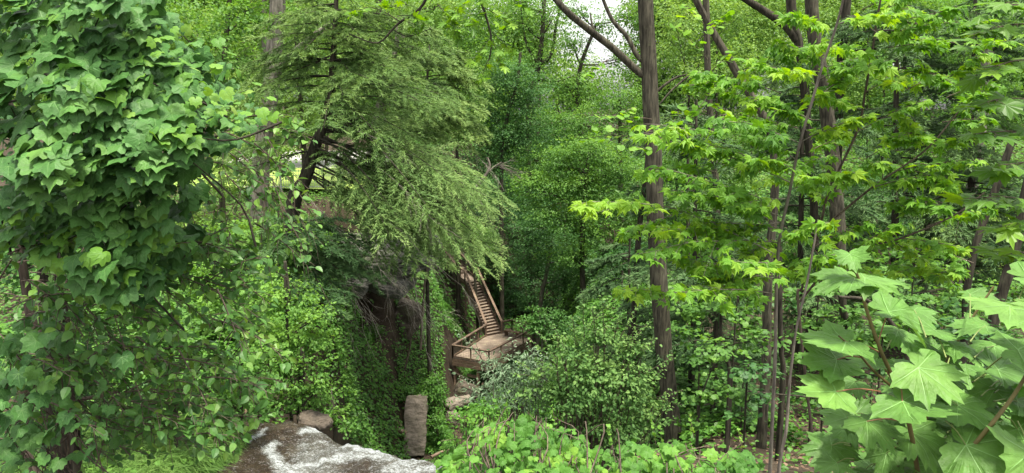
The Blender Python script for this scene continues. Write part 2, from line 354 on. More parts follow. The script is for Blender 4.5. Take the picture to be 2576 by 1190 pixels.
def hemlock_branches(wd, mb, origins, dirs, lens, droop, dens=1.0, tipc=.25, base=.4, needle=.2, wr=.02, bare=None, sec=.36, hang=.22):
    for o, d, Ln, dp in zip(origins, dirs, lens, droop):
        n = 12; s = np.linspace(0, 1, n)[:, None]
        main = o+d*Ln*s+np.array([0, 0, -1.])*dp*Ln*s**1.8+np.column_stack([noise3(np.column_stack([s[:, 0]*2.5, s[:, 0]*0+o[0]*3+k*7, s[:, 0]*0+o[2]*5])) for k in range(3)])*.05*Ln*s
        tube(wd, main, wr*Ln**.5, wr*.2, 5)
        ns = max(6, int(Ln*8*dens)); u = np.clip(.16+.84*(np.arange(ns)+.5)/ns+rng.normal(size=ns)*.01, 0, .999)
        x = u*(n-1); i = x.astype(int); f = (x-i)[:, None]; q = main[i]*(1-f)+main[i+1]*f; td = vn(main[i+1]-main[i])
        sd = vn(np.cross(td, [0, 0, 1.])); sg = np.where(np.arange(ns) % 2, 1., -1.)[:, None]
        sl = Ln*sec*np.sin(np.pi*np.clip(u*.82+.12, 0, 1))**.8*(.55+.6*rng.random(ns))
        dr = vn(td*.8+sd*sg*.8+rng.normal(size=(ns, 3))*.28)
        nt = 15; tt = np.linspace(.08, 1, nt)
        cl = rng.random()
        # positions on the side twigs
        pq = q[:, None]+dr[:, None]*(sl[:, None]*tt[None])[..., None]+np.array([0, 0, -1.])*(hang*sl[:, None]*tt[None]**2)[..., None]
        if wr > .012:
            for a_ in range(0, ns, 2): tube(wd, pq[a_, ::2], .006, .003, 3)
        dt = vn(np.gradient(pq, axis=1)); s2 = vn(np.cross(dt, [0, 0, 1.]))
        for g in (1, -1):
            for rep in range(2):
                wgt = 1.15-.75*tt[None, :, None]
                h = vn(dt*1.0+s2*g*.62+np.array([0, 0, -.15])+rng.normal(size=pq.shape)*.14)
                pos = pq+dt*(rng.random(pq.shape[:2])*.5*(sl[:, None]/nt))[..., None]
                ln = .8*needle*(.6+.7*rng.random(pq.shape[:2]))*(.7+.5*wgt[..., 0])
                rr = base+.35*(cl-.5)+tipc*(tt[None]-.4)+tipc*(u[:, None]-.5)+rng.normal(size=pq.shape[:2])*.13
                up = np.array([0, -.15, 1.])+rng.normal(size=pq.shape)*.45
                leaves(mb, 'ndl', pos.reshape(-1, 3), up.reshape(-1, 3), h.reshape(-1, 3), ln.ravel(), np.clip(rr, 0, 1).ravel())
def bare_twigs(wd, o, d, Ln, dp, r=.012, depth=2):
    s = np.linspace(0, 1, 8)[:, None]
    m = o+d*Ln*s-np.array([0, 0, 1.])*dp*Ln*s**2+np.column_stack([noise3(np.column_stack([s[:, 0]*4, s[:, 0]*0+o[0]*9+k*7, s[:, 0]*0+o[2]*9])) for k in range(3)])*.1*Ln*s
    tube(wd, m, r, r*.35, 4)
    if depth:
        for k in range(6):
            i = rng.integers(1, 7); dd = vn(d+rng.normal(size=3)*.5+np.array([0, 0, -.35]))
            bare_twigs(wd, m[i], dd, Ln*(.25+.25*rng.random()), dp*.6, r*.5, depth-1)

# ------------------------------------------------------------------ ground
CL = np.array([(-2.2, 17), (-3, 30), (-3, 41), (-1, 52), (-.6, 61), (.6, 68), (5, 80), (14, 130), (18, 200)])
LIP = np.array([(-9, 15.9), (-5.3, 15.75), (-4.68, 15.65), (-3.62, 14.58), (-2.44, 14.04), (-1.49, 13.61), (0, 13.2), (1.6, 13.0)])
def sstep(x): x = np.clip(x, 0, 1); return x*x*(3-2*x)
def ground(x, y):
    x = np.asarray(x, float); y = np.asarray(y, float)
    cx = np.interp(y, CL[:, 1], CL[:, 0]); d = x-cx
    floor = -20.2-1.2*sstep((y-40)/10)+2.2*sstep((y-66)/30)+9*sstep((y-85)/60)
    rimL = -6.2+.6*sstep((y-30)/20)+(y-50).clip(0,80)*.05+(-x-14).clip(0)*.02
    hc = -1.75-.37*np.hypot(x, y)
    rimR = np.maximum(-10.7, hc)+(y-45).clip(0,70)*.09+(x-14).clip(0,60)*.05
    wl_ = np.clip((-d-3.3)/(4.2+5*sstep((y-54)/8)), 0, 1); wr_ = np.clip((d-2.6)/6.5, 0, 1)
    zl = floor+(rimL-floor)*(wl_**.85); zr = floor+(rimR-floor)*sstep(wr_)
    z = np.where(d < 0, zl, zr)
    lipy = np.interp(x, LIP[:, 0], LIP[:, 1])
    near = -7.45+0*x
    side_l = sstep((-x-5.5-.1*(15-y))/.7)               # left bank of the stream
    near = near+side_l*(.75+.03*(-x).clip(0))
    side_r = sstep((x-.9)/2.5); near = near*(1-side_r)+np.maximum(rimR, -8.6)*side_r
    near = np.where(y < 9.5, np.maximum(near, np.where(x > -1, hc-.35, near)), near)
    t = sstep((y-lipy-.15)/1.3)
    t2 = np.where(x < -6.2, sstep((y-24)/6), t)
    t2 = np.where(x > 1.5, sstep((y-14)/5), t2)
    z = near*(1-t2)+z*t2
    dig = sstep((x+13.0)/.6)*sstep((-6.4-x)/1.2)*sstep((y-39.5)/.8)*sstep((44.6-y)/.6)
    z = z-dig*(z+13.6).clip(0)
    z = z+.22*fbm(np.stack([x*.35, y*.35, x*0], -1), 3)*np.where((y < 16) & (x < 1), .25, 1)
    return z
def soil_mat():
    m, n, l, out = newmat('forest_soil')
    ge = n.new('ShaderNodeNewGeometry')
    n1 = n.new('ShaderNodeTexNoise'); n1.inputs['Scale'].default_value = 1.1; n1.inputs['Detail'].default_value = 8; n1.inputs['Roughness'].default_value = .7
    v1 = n.new('ShaderNodeTexVoronoi'); v1.inputs['Scale'].default_value = 9
    for q in (n1, v1): l.new(ge.outputs['Position'], q.inputs['Vector'])
    r = ramp(n, [(.3, (.022, .018, .012)), (.5, (.048, .037, .026)), (.72, (.095, .074, .052))]); l.new(n1.outputs[0], r.inputs[0])
    r2 = ramp(n, [(0, (.12, .08, .05)), (.3, (.05, .035, .025)), (1, (.03, .022, .016))]); l.new(v1.outputs['Distance'], r2.inputs[0])
    mx = n.new('ShaderNodeMix'); mx.data_type = 'RGBA'; mx.inputs[0].default_value = .4
    l.new(r.outputs[0], mx.inputs[6]); l.new(r2.outputs[0], mx.inputs[7])
    b = n.new('ShaderNodeBump'); b.inputs['Strength'].default_value = .8; b.inputs['Distance'].default_value = .15; l.new(n1.outputs[0], b.inputs['Height'])
    p = n.new('ShaderNodeBsdfPrincipled'); p.inputs['Roughness'].default_value = .95; p.inputs['Specular IOR Level'].default_value = .15
    l.new(mx.outputs[2], p.inputs['Base Color']); l.new(b.outputs[0], p.inputs['Normal']); l.new(p.outputs[0], out.inputs[0]); return m
SOIL = soil_mat()
def grid(xs, ys, zf):
    X, Y = np.meshgrid(xs, ys, indexing='ij'); Z = zf(X, Y); a, b = len(xs), len(ys)
    i, j = np.meshgrid(np.arange(a-1), np.arange(b-1), indexing='ij')
    f = np.stack([i*b+j, (i+1)*b+j, (i+1)*b+j+1, i*b+j+1], -1).reshape(-1, 4)
    return np.stack([X, Y, Z], -1).reshape(-1, 3), f
xs = np.concatenate([np.linspace(-400, -60, 30), np.arange(-58, -16, 1.2), np.arange(-16, 14, .33), np.arange(14, 70, 1.2), np.linspace(75, 400, 30)])
ys = np.concatenate([np.linspace(-60, -4, 12), np.arange(-2, 70, .4), np.arange(70, 160, 2), np.linspace(165, 600, 30)])
g = MB(); v_, f_ = grid(xs, ys, ground); g.add(v_, f_, None, 0, True); tag(g.build('ground', SOIL), kind='structure')

# ------------------------------------------------------------------ stream
def dist_poly(x, y, pl):
    best = np.full(np.shape(x), 1e9); pl = np.asarray(pl)
    for a, b in zip(pl[:-1], pl[1:]):
        d = b-a; t = np.clip(((x-a[0])*d[0]+(y-a[1])*d[1])/(d@d), 0, 1)
        best = np.minimum(best, np.hypot(x-a[0]-t*d[0], y-a[1]-t*d[1]))
    return best
wx, wy = np.arange(-8.2, 1.7, .045), np.arange(5, 17.6, .045)
def water_z(x, y):
    lipy = np.interp(x, LIP[:, 0], LIP[:, 1]); o = (y-lipy).clip(0)
    o2 = (y-lipy+.5).clip(0)
    z = -7.02-.12*o2**2-np.minimum(1.9*o**1.6, 14)
    q = np.stack([x*1.6+y*.4, y*1.1, 0*x], -1)
    return z+.10*fbm(q*1.1, 3)+.035*noise3(q*4)+.02*noise3(q*9)+.05*np.exp(-(y-lipy+.35)**2/.08)
v_, f_ = grid(wx, wy, water_z)
def pl(*p): return [PZ(a, b, -7)[:2] for a, b in p]
X_, Y_ = v_[:, 0], v_[:, 1]
def band(amp, sg, *p): return amp*np.exp(-(dist_poly(X_, Y_, pl(*p))/sg)**2)
wob = .12*fbm(np.stack([X_*2.5, Y_*2.5, 0*X_], -1), 3); X0_, Y0_ = X_, Y_; X_, Y_ = X_+wob, Y_+wob[::-1]*.0+wob
foam = np.max([band(1.0, .17, (800, 1064), (850, 1080), (880, 1108), (930, 1130), (1010, 1150), (1110, 1162)), band(.9, .12, (760, 1078), (800, 1068), (830, 1066)),
               band(.85, .13, (692, 1112), (678, 1130), (684, 1152), (715, 1170), (770, 1172), (810, 1160), (850, 1150)), band(.7, .16, (850, 1150), (890, 1142), (920, 1146), (980, 1160), (1040, 1172)),
               band(.7, .16, (700, 1180), (760, 1188), (720, 1200)), band(.7, .14, (980, 1184), (1060, 1187), (1120, 1182)), band(.8, .04, (618, 1118), (650, 1095), (668, 1080)),
               band(.5, .10, (760, 1110), (830, 1120), (900, 1118))], axis=0)
X_, Y_ = X0_, Y0_
foam = np.maximum(foam, .30*sstep((X_+5.0+.1*(15-Y_))/.7)*(.8+.7*fbm(np.stack([X_*1.3+Y_*.6, Y_*2.4, 0*X_], -1), 3)))
foam = np.clip(foam, 0, .9)*.95+np.where(Y_ > np.interp(X_, LIP[:, 0], LIP[:, 1])+.15, .6, 0)
wm, n, l, out = newmat('shallow_brown_water')
at = n.new('ShaderNodeAttribute'); at.attribute_name = 'rnd'; ge = n.new('ShaderNodeNewGeometry')
mp = n.new('ShaderNodeMapping'); mp.inputs['Scale'].default_value = (1, 1.8, 1); mp.inputs['Rotation'].default_value = (0, 0, .5); l.new(ge.outputs['Position'], mp.inputs[0])
nz = n.new('ShaderNodeTexNoise'); nz.inputs['Scale'].default_value = 5; nz.inputs['Detail'].default_value = 12; nz.inputs['Roughness'].default_value = .86; nz.inputs['Distortion'].default_value = .8
l.new(mp.outputs[0], nz.inputs['Vector'])
nf = n.new('ShaderNodeTexNoise'); nf.inputs['Scale'].default_value = 22; nf.inputs['Detail'].default_value = 6; nf.inputs['Roughness'].default_value = .8; l.new(mp.outputs[0], nf.inputs['Vector'])
a0 = n.new('ShaderNodeMath'); a0.operation = 'MULTIPLY_ADD'; a0.inputs[1].default_value = 4.5; l.new(nf.outputs[0], a0.inputs[0]); l.new(at.outputs['Fac'], a0.inputs[2])
ad = n.new('ShaderNodeMath'); ad.operation = 'MULTIPLY_ADD'; ad.inputs[1].default_value = 3.0; l.new(nz.outputs[0], ad.inputs[0]); l.new(a0.outputs[0], ad.inputs[2])
fm = n.new('ShaderNodeMapRange'); fm.inputs['From Min'].default_value = 4.05; fm.inputs['From Max'].default_value = 5.1; l.new(ad.outputs[0], fm.inputs[0])
n2 = n.new('ShaderNodeTexNoise'); n2.inputs['Scale'].default_value = 3.5; n2.inputs['Detail'].default_value = 12; n2.inputs['Roughness'].default_value = .8; l.new(mp.outputs[0], n2.inputs['Vector'])
r = ramp(n, [(.36, (.010, .006, .003)), (.5, (.028, .018, .009)), (.64, (.075, .062, .042))]); l.new(n2.outputs[0], r.inputs[0])
gx_ = n.new('ShaderNodeMapRange'); gx_.inputs['From Min'].default_value = .1; gx_.inputs['From Max'].default_value = .5; gx_.inputs['To Max'].default_value = .75; l.new(at.outputs['Fac'], gx_.inputs[0])
gm = n.new('ShaderNodeMix'); gm.data_type = 'RGBA'; l.new(gx_.outputs[0], gm.inputs[0]); l.new(r.outputs[0], gm.inputs[6]); gm.inputs[7].default_value = (.13, .135, .115, 1)
mx = n.new('ShaderNodeMix'); mx.data_type = 'RGBA'; l.new(fm.outputs[0], mx.inputs[0]); l.new(gm.outputs[2], mx.inputs[6]); mx.inputs[7].default_value = (.50, .54, .57, 1)
rg = n.new('ShaderNodeMapRange'); l.new(fm.outputs[0], rg.inputs[0]); rg.inputs['To Min'].default_value = .1; rg.inputs['To Max'].default_value = .6
bp = n.new('ShaderNodeBump'); bp.inputs['Strength'].default_value = .9; bp.inputs['Distance'].default_value = .08; l.new(nz.outputs[0], bp.inputs['Height'])
p = n.new('ShaderNodeBsdfPrincipled'); p.inputs['Specular IOR Level'].default_value = .3; l.new(mx.outputs[2], p.inputs['Base Color']); l.new(rg.outputs[0], p.inputs['Roughness']); l.new(bp.outputs[0], p.inputs['Normal'])
l.new(p.outputs[0], out.inputs[0])
g = MB(); g.add(v_, f_, foam, 0, True); tag(g.build('water', wm), kind='structure')

# ------------------------------------------------------------------ rocks
def rockmat(name, c, moss=.3):
    m, n, l, out = newmat(name)
    ge = n.new('ShaderNodeNewGeometry'); mp = n.new('ShaderNodeMapping'); mp.inputs['Scale'].default_value = (1, 1, 3); l.new(ge.outputs['Position'], mp.inputs[0])
    nz = n.new('ShaderNodeTexNoise'); nz.inputs['Scale'].default_value = 2.4; nz.inputs['Detail'].default_value = 9; nz.inputs['Roughness'].default_value = .7; l.new(mp.outputs[0], nz.inputs['Vector'])
    vo = n.new('ShaderNodeTexVoronoi'); vo.inputs['Scale'].default_value = 7; l.new(ge.outputs['Position'], vo.inputs['Vector'])
    pit = n.new('ShaderNodeMapRange'); pit.inputs['From Min'].default_value = .05; pit.inputs['From Max'].default_value = .22; l.new(vo.outputs['Distance'], pit.inputs[0])
    r = ramp(n, [(.3, tuple(x*.45 for x in c)), (.55, c), (.75, tuple(x*1.45 for x in c))]); l.new(nz.outputs[0], r.inputs[0])
    mx = n.new('ShaderNodeMix'); mx.data_type = 'RGBA'; mx.blend_type = 'MULTIPLY'; mx.inputs[0].default_value = .6; l.new(r.outputs[0], mx.inputs[6]); l.new(pit.outputs[0], mx.inputs[7])
    n2 = n.new('ShaderNodeTexNoise'); n2.inputs['Scale'].default_value = 1.1; n2.inputs['Detail'].default_value = 5; l.new(ge.outputs['Position'], n2.inputs['Vector'])
    mr = n.new('ShaderNodeMapRange'); mr.inputs['From Min'].default_value = .5; mr.inputs['From Max'].default_value = .7; mr.inputs['To Max'].default_value = moss; l.new(n2.outputs[0], mr.inputs[0])
    m2 = n.new('ShaderNodeMix'); m2.data_type = 'RGBA'; l.new(mr.outputs[0], m2.inputs[0]); l.new(mx.outputs[2], m2.inputs[6]); m2.inputs[7].default_value = (.06, .09, .02, 1)
    b = n.new('ShaderNodeBump'); b.inputs['Strength'].default_value = .7; b.inputs['Distance'].default_value = .12; l.new(nz.outputs[0], b.inputs['Height'])
    p = n.new('ShaderNodeBsdfPrincipled'); p.inputs['Roughness'].default_value = .85; l.new(m2.outputs[2], p.inputs['Base Color']); l.new(b.outputs[0], p.inputs['Normal']); l.new(p.outputs[0], out.inputs[0]); return m
ROCK = rockmat('grey_sandstone', (.21, .175, .14), .4); ROCK2 = rockmat('brown_shale', (.085, .066, .05), .5); ROCKG = rockmat('pale_ledge_rock', (.13, .125, .11), .6)
def rock(name, label, cat, c, size, rot=(0, 0, 0), mat=None, box=.6, rough=.12, seed=0, group=None, layers=0, res=22, parent=None, mb=None):
    """a boulder: a rounded box with noise; layers cuts horizontal strata into it"""
    from mathutils import Euler
    vs, fs = [], []; b0 = 0
    u = np.linspace(-1, 1, res)
    for ax in range(3):
        for sg in (-1, 1):
            A, C_ = np.meshgrid(u, u, indexing='ij'); q = np.zeros((res, res, 3)); q[..., ax] = sg; q[..., (ax+1) % 3] = A*sg; q[..., (ax+2) % 3] = C_
            i, j = np.meshgrid(np.arange(res-1), np.arange(res-1), indexing='ij')
            f = np.stack([i*res+j, (i+1)*res+j, (i+1)*res+j+1, i*res+j+1], -1).reshape(-1, 4)
            vs.append(q.reshape(-1, 3)); fs.append(f+b0); b0 += res*res
    q = np.vstack(vs); sp = vn(q)*1.25; q = q*box+sp*(1-box)
    sz = np.array(size); w_ = q*sz
    dn = vn(q)
    w_ = w_+dn*(fbm(w_*1.3/max(size)*2+seed*7.7, 4)*rough*max(size)*.6)[:, None]
    if layers:
        ph = w_[:, 2]/sz[2]*layers+fbm(w_*.4+seed, 2)*.6; st = np.floor(ph); fr = ph-st
        off = (np.sin(st*12.9+seed)*.5)*.14*max(sz[:2])-(fr < .18)*.10*max(sz[:2])
        w_[:, :2] += dn[:, :2]*off[:, None]
    w_ = w_@np.array(Euler([R(a) for a in rot]).to_matrix()).T+np.asarray(c)
    if mb is not None: mb.add(w_, np.vstack(fs), None, 0, False); return
    g = MB(); g.add(w_, np.vstack(fs), None, 0, False)
    base = np.array([c[0], c[1], w_[:, 2].min()]); o = g.build(name, mat or ROCK, parent, base)
    return tag(o, label, cat, group)
rock('stone_block', 'tall upright grey stone slab with pitted face standing in the ravine', 'boulder', P(1045, 1070, 40.6), (.64, .45, 1.75), (-24, 3, 4), ROCK, .92, .10, 2)
rock('boulder', 'small rounded grey boulder between the tall slab and the deck posts', 'boulder', P(1138, 1056, 46), (.42, .4, .45), (8, 12, 20), ROCK, .6, .16, 3)
rock('boulder', 'brown angular rock lying under the deck brace', 'boulder', P(1172, 985, 50), (.75, .6, .55), (5, 28, 10), ROCK2, .7, .16, 4)
rock('boulder', 'flat slab of rock on the dark path below the deck', 'boulder', P(1150, 1010, 49), (.9, .6, .2), (0, -12, 30), ROCK, .8, .12, 5)
rock('rock_ledge', 'mossy brown rock ledge beside the falling water', 'rock ledge', P(790, 1058, 16.2), (.34, .3, .13), (0, 10, 0), ROCK2, .25, .2, 7)
def ledge(label, parts, mat, seed):
    g = MB()
    for k, (px, py, d, sz, rot) in enumerate(parts): rock('', '', '', P(px, py, d), sz, rot, None, .8, .2, seed+k*3, None, 2, 30, None, g)
    c = P(*parts[0][:3]); tag(g.build('rock_overhang', mat, None, c-[0, 0, 1]), label, 'rock ledge')
ledge('pale weathered rock overhang jutting out under the hemlocks above a dark hollow', [(820, 668, 41, (1.5, 1.8, .55), (8, 16, 12)), (880, 640, 41.4, (1.3, 1.6, .5), (-6, 10, -20)), (850, 700, 40.6, (1.2, 1.5, .45), (10, 22, 30)), (905, 690, 41, (.8, 1.2, .5), (0, -8, 14)), (780, 640, 41.5, (1.0, 1.3, .6), (0, 24, 0)), (850, 620, 43, (2.2, 1.6, .5), (5, 5, 8))], ROCKG, 8)
ledge('broken dark rock shelf at the foot of the hemlock trunk', [(960, 640, 42.5, (1.6, 1.8, .6), (6, 4, 10)), (1030, 660, 42.3, (1.2, 1.6, .5), (-8, -10, 25)), (990, 700, 41.8, (1.0, 1.4, .5), (12, 12, -14)), (1060, 620, 43, (1.2, 1.4, .6), (0, 8, 0)), (930, 700, 42, (.8, 1.2, .45), (0, 20, 30))], ROCKG, 40)
ledge('lower tongue of grey rock at the left of the dark hollow', [(790, 725, 40, (.9, 1.2, .4), (6, 18, 6)), (755, 690, 40.4, (.8, 1.2, .5), (0, 12, 20)), (815, 755, 39.8, (.55, .9, .28), (8, 24, -10))], ROCKG, 80)
rock('boulder', 'big brown boulder leaning inside the dark hollow', 'boulder', P(945, 770, 45.5), (.75, .8, 1.5), (0, 24, 0), ROCK2, .65, .14, 12)
rock('boulder', 'rounded brown boulder at the right of the hollow below the dead twigs', 'boulder', P(1020, 800, 46), (.9, .8, 1.1), (0, 30, 10), ROCK2, .6, .14, 13)
rock('boulder', 'low brown boulder at the back of the dark hollow', 'boulder', P(870, 790, 46), (1.0, .7, .5), (0, 5, 0), ROCK2, .6, .14, 14)
def plank(name, label, cat, c, size, rot, mat, parent=None, group=None):
    return rock(name, label, cat, c, size, rot, mat, .96, .03, rng.integers(99), group, parent=parent, res=8)
LOG = barkmat('fallen_wood', (.12, .085, .06), (.28, .2, .15), 5, 1)
g = MB(); tube(g, [P(975, 1063, 40), P(1000, 1080, 39.6), P(1022, 1090, 39.5)], .2, .12, 8, 10, ridge=.25); tube(g, [P(985, 1050, 40), P(1010, 1072, 40)], .12, .07, 7, 8, ridge=.3)
tag(g.build('fallen_log', LOG, None, P(1000, 1080, 39.6)), 'split brown log lying at the left of the tall stone slab', 'log')
g = MB(); tube(g, [P(1085, 1150, 38.5), P(1115, 1135, 39), P(1140, 1128, 39.5)], .11, .05, 7, 10, ridge=.2)
tag(g.build('fallen_branch', LOG, None, P(1115, 1135, 39)), 'fallen branch on the ravine floor right of the tall stone slab', 'branch')

# ------------------------------------------------------------------ wooden deck and stairs
WOOD = barkmat('stained_deck_wood', (.12, .08, .056), (.22, .155, .115), 3, 1, .15, .75)
WOODD = barkmat('dark_stained_wood', (.08, .056, .042), (.145, .10, .076), 3, 1, .15, .75)
MESHW = plain('wire_mesh_metal', (.05, .045, .04), .5, .1)
def beam(mb, a, b, wd_, ht, up=(0, 0, 1)):
    a, b = np.asarray(a, float), np.asarray(b, float); d = vn(b-a); up = np.asarray(up, float)
    if abs(d@up) > .95: up = np.array([0, 1., 0])
    x = vn(np.cross(d, up))*wd_/2; z = vn(np.cross(x, d))*ht/2
    v = [a-x-z, a+x-z, a+x+z, a-x+z, b-x-z, b+x-z, b+x+z, b-x+z]
    mb.add(v, [(0, 1, 2, 3), (7, 6, 5, 4), (0, 4, 5, 1), (1, 5, 6, 2), (2, 6, 7, 3), (3, 7, 4, 0)])
ZD = -18.5
A_, B_, C_, D_, E_ = [np.array(q) for q in ((-4.45, 52.5, ZD), (-1.68, 51.1, ZD), (1.75, 56.8, ZD), (-.3, 58.95, ZD), (-2.1, 57.75, ZD))]
F_ = np.array((-.93, 58.5, ZD)); TL = np.array((-4.0, 61.3, ZD+3.7)); TR = np.array((-3.1, 62.3, ZD+3.7))
deck = thing('viewing_deck', 'brown timber viewing deck on posts in the ravine with wire mesh railing', 'deck', (-1.6, 55, ZD))
mb = MB(); poly = [A_, B_, C_, D_, F_, E_]
top = np.array(poly); bot = top-np.array([0, 0, .05]); cpt = top.mean(0)
k = len(poly); v_ = np.vstack([top, bot, [cpt], [cpt-np.array([0, 0, .05])]])
f_ = [(2*k, i, (i+1) % k) for i in range(k)]+[(2*k+1, k+(i+1) % k, k+i) for i in range(k)]
mb.add(v_, f_); mb.add(v_, [(i, k+i, k+(i+1) % k, (i+1) % k) for i in range(k)])
FL = barkmat('deck_boards', (.15, .115, .09), (.25, .195, .155), 4, 1, .1, .8); mb.build('deck_floor', FL, deck)
mb = MB()
for a, b in ((A_, B_), (B_, C_), (A_, E_)):
    beam(mb, a-[0, 0, .17], b-[0, 0, .17], .06, .22)
    beam(mb, a-[0, 0, .45], b-[0, 0, .45], .09, .26)
for t in np.linspace(.12, .88, 6): beam(mb, A_*(1-t)+E_*t-[0, 0, .19], B_*(1-t)+C_*t-[0, 0, .19], .05, .2)
mb.build('joist_frame', WOOD, deck)
def post(a, h0, h1, w_=.14):
    m_ = MB(); beam(m_, a+np.array([0, 0, h0]), a+np.array([0, 0, h1]), w_, w_); m_.build('post', WOOD, deck)
Bi = B_+np.array([.0, .15, 0]); Ai = A_+np.array([.15, .12, 0])
for q in (Ai, A_*.3+B_*.7+np.array([0, .12, 0]), B_*.55+C_*.45+np.array([-.3, .1, 0]), C_+np.array([-.3, .1, 0]), E_): post(q, -.33, -4.2, .2)
mb = MB(); beam(mb, Ai+[-.02, -.1, -.8], A_*.3+B_*.7+np.array([.55, -.05, -4.0]), .08, .28); beam(mb, A_*.6+B_*.4+[0, .1, -1.2], A_*.25+B_*.75+[0, .1, -1.2], .08, .2)
beam(mb, B_+[-.5, .3, -1.6], B_*.7+C_*.3+[-.3, .1, -3.4], .08, .22); mb.build('brace', WOOD, deck)
def railing(pts, parent, cap=.2, n=2, h=1.0, matp=WOOD, capm=WOODD):
    for a, b in zip(pts[:-1], pts[1:]):
        a, b = np.asarray(a), np.asarray(b); Ln = np.linalg.norm(b-a); m_ = MB()
        beam(m_, a+[0, 0, h], b+[0, 0, h], cap, .05); m_.build('handrail', capm, parent)
        m_ = MB(); beam(m_, a+[0, 0, .12], b+[0, 0, .12], .05, .1); m_.build('rail', matp, parent); m_ = MB(); beam(m_, a+[0, 0, h-.07], b+[0, 0, h-.07], .04, .08); m_.build('rail', matp, parent)
        kk = max(1, round(Ln/1.6))
        for t in np.linspace(0, 1, kk+1):
            m_ = MB(); q = a*(1-t)+b*t; beam(m_, q, q+[0, 0, h-.03], .11, .11); m_.build('railing_post', matp, parent)
        m_ = MB()
        for t in np.arange(.1, Ln, .14)/Ln: q = a*(1-t)+b*t; beam(m_, q+[0, 0, .17], q+[0, 0, h-.1], .008, .008)
        for z in np.arange(.25, h-.12, .14): beam(m_, a+[0, 0, z], b+[0, 0, z], .008, .008)
        m_.build('wire_mesh', MESHW, parent)
railing([E_+[-.05, -.1, 0], A_, B_, C_], deck); railing([F_+[.08, .05, 0], D_+[.3, .2, 0], C_], deck)
st = thing('staircase', 'long brown wooden staircase climbing from the deck up the ravine wall', 'staircase', (-2.8, 60, ZD))
NS = 19; tr, ri = MB(), MB()
EL, FR = E_+[.03, .0, 0], F_
for k in range(NS):
    t0, t1 = k/NS, (k+1)/NS; z0, z1 = t0*3.7, t1*3.7
    a0, b0 = EL+(TL-EL)*t0, FR+(TR-FR)*t0; a1, b1 = EL+(TL-EL)*t1, FR+(TR-FR)*t1
    for q in (a0, b0, a1, b1): q[2] = ZD
    zz = np.array([0, 0, 1.]); dn_ = (a1-a0)*1.35
    m_ = MB(); c1 = a0+zz*z1; c2 = b0+zz*z1
    v = [c1-dn_*.12, c2-dn_*.12, c2+dn_, c1+dn_]; v = np.array(v+[q-zz*.045 for q in v])
    m_.add(v, [(0, 1, 2, 3), (7, 6, 5, 4), (0, 4, 5, 1), (1, 5, 6, 2), (2, 6, 7, 3), (3, 7, 4, 0)]); m_.build('tread', FL, st)
    v = [a0+zz*(z1-.06), b0+zz*(z1-.06), b0+zz*z0, a0+zz*z0]; v = np.array(v+[q+dn_*.1 for q in v]); ri.add(v, [(0, 1, 2, 3), (7, 6, 5, 4), (0, 4, 5, 1), (1, 5, 6, 2), (2, 6, 7, 3), (3, 7, 4, 0)])
ri.build('riser_boards', WOODD, st)
mb = MB(); beam(mb, EL-[.04, 0, .1], TL-[.04, 0, .1], .07, .34); beam(mb, FR-[-.04, 0, .1], TR-[-.04, 0, .1], .07, .34); mb.build('stringer', WOOD, st)
railing([EL+[-.05, 0, .05], TL+[-.05, 0, .05]], st, capm=WOOD); railing([FR+[.06, 0, .05], TR+[.06, 0, .05]], st, capm=WOOD)
U1, U2 = np.array((-5.0, 64.0, ZD+3.7)), np.array((-4.0, 65.0, ZD+3.7))
mb = MB(); v = np.array([TL, TR, U2, U1]); v = np.vstack([v, v-[0, 0, .12]]); mb.add(v, [(0, 1, 2, 3), (7, 6, 5, 4), (0, 4, 5, 1), (1, 5, 6, 2), (2, 6, 7, 3), (3, 7, 4, 0)]); mb.build('landing', FL, st)
V1 = np.array((-6.6, 66.5, ZD+5)); V2 = np.array((-5.6, 67.3, ZD+5)); ri = MB()
for k in range(6):
    t = k/6; c1 = U1+(V1-U1)*t; c2 = U2+(V2-U2)*t; c1[2] = c2[2] = U1[2]+(k+1)*.21; dd = (V1-U1)/6*1.1*np.array([1, 1, 0]); m_ = MB()
    v = [c1, c2, c2+dd, c1+dd]; v = np.array(v+[q-[0, 0, .21] for q in v]); m_.add(v, [(0, 1, 2, 3), (7, 6, 5, 4), (0, 4, 5, 1), (1, 5, 6, 2), (2, 6, 7, 3), (3, 7, 4, 0)]); m_.build('tread', FL, st)
railing([TL+[-.05, 0, 0], U1+[-.05, 0, 0], V1], st, capm=WOOD); railing([TR+[.05, 0, 0], U2+[.05, 0, 0], V2], st, capm=WOOD)
mb = MB()
for q in (TL, TR, U1, U2): beam(mb, q-[0, 0, .1], q-[0, 0, 3], .15, .15)
beam(mb, TL-[0, 0, .2], U1-[0, 0, .2], .06, .25); mb.build('support_posts', WOOD, st)
bn = thing('bench', 'small brown wooden bench on the back right corner of the deck', 'bench', (-.05, 58.2, ZD))
mb = MB(); beam(mb, (-.55, 58.0, ZD+.45), (.65, 57.3, ZD+.45), .42, .07); mb.build('seat', WOOD, bn)
for q in ((-.42, 57.95), (.5, 57.4)): mb = MB(); beam(mb, (q[0]-.05, q[1]+.08, ZD), (q[0]-.05, q[1]+.08, ZD+.41), .3, .12); mb.build('leg', WOOD, bn)

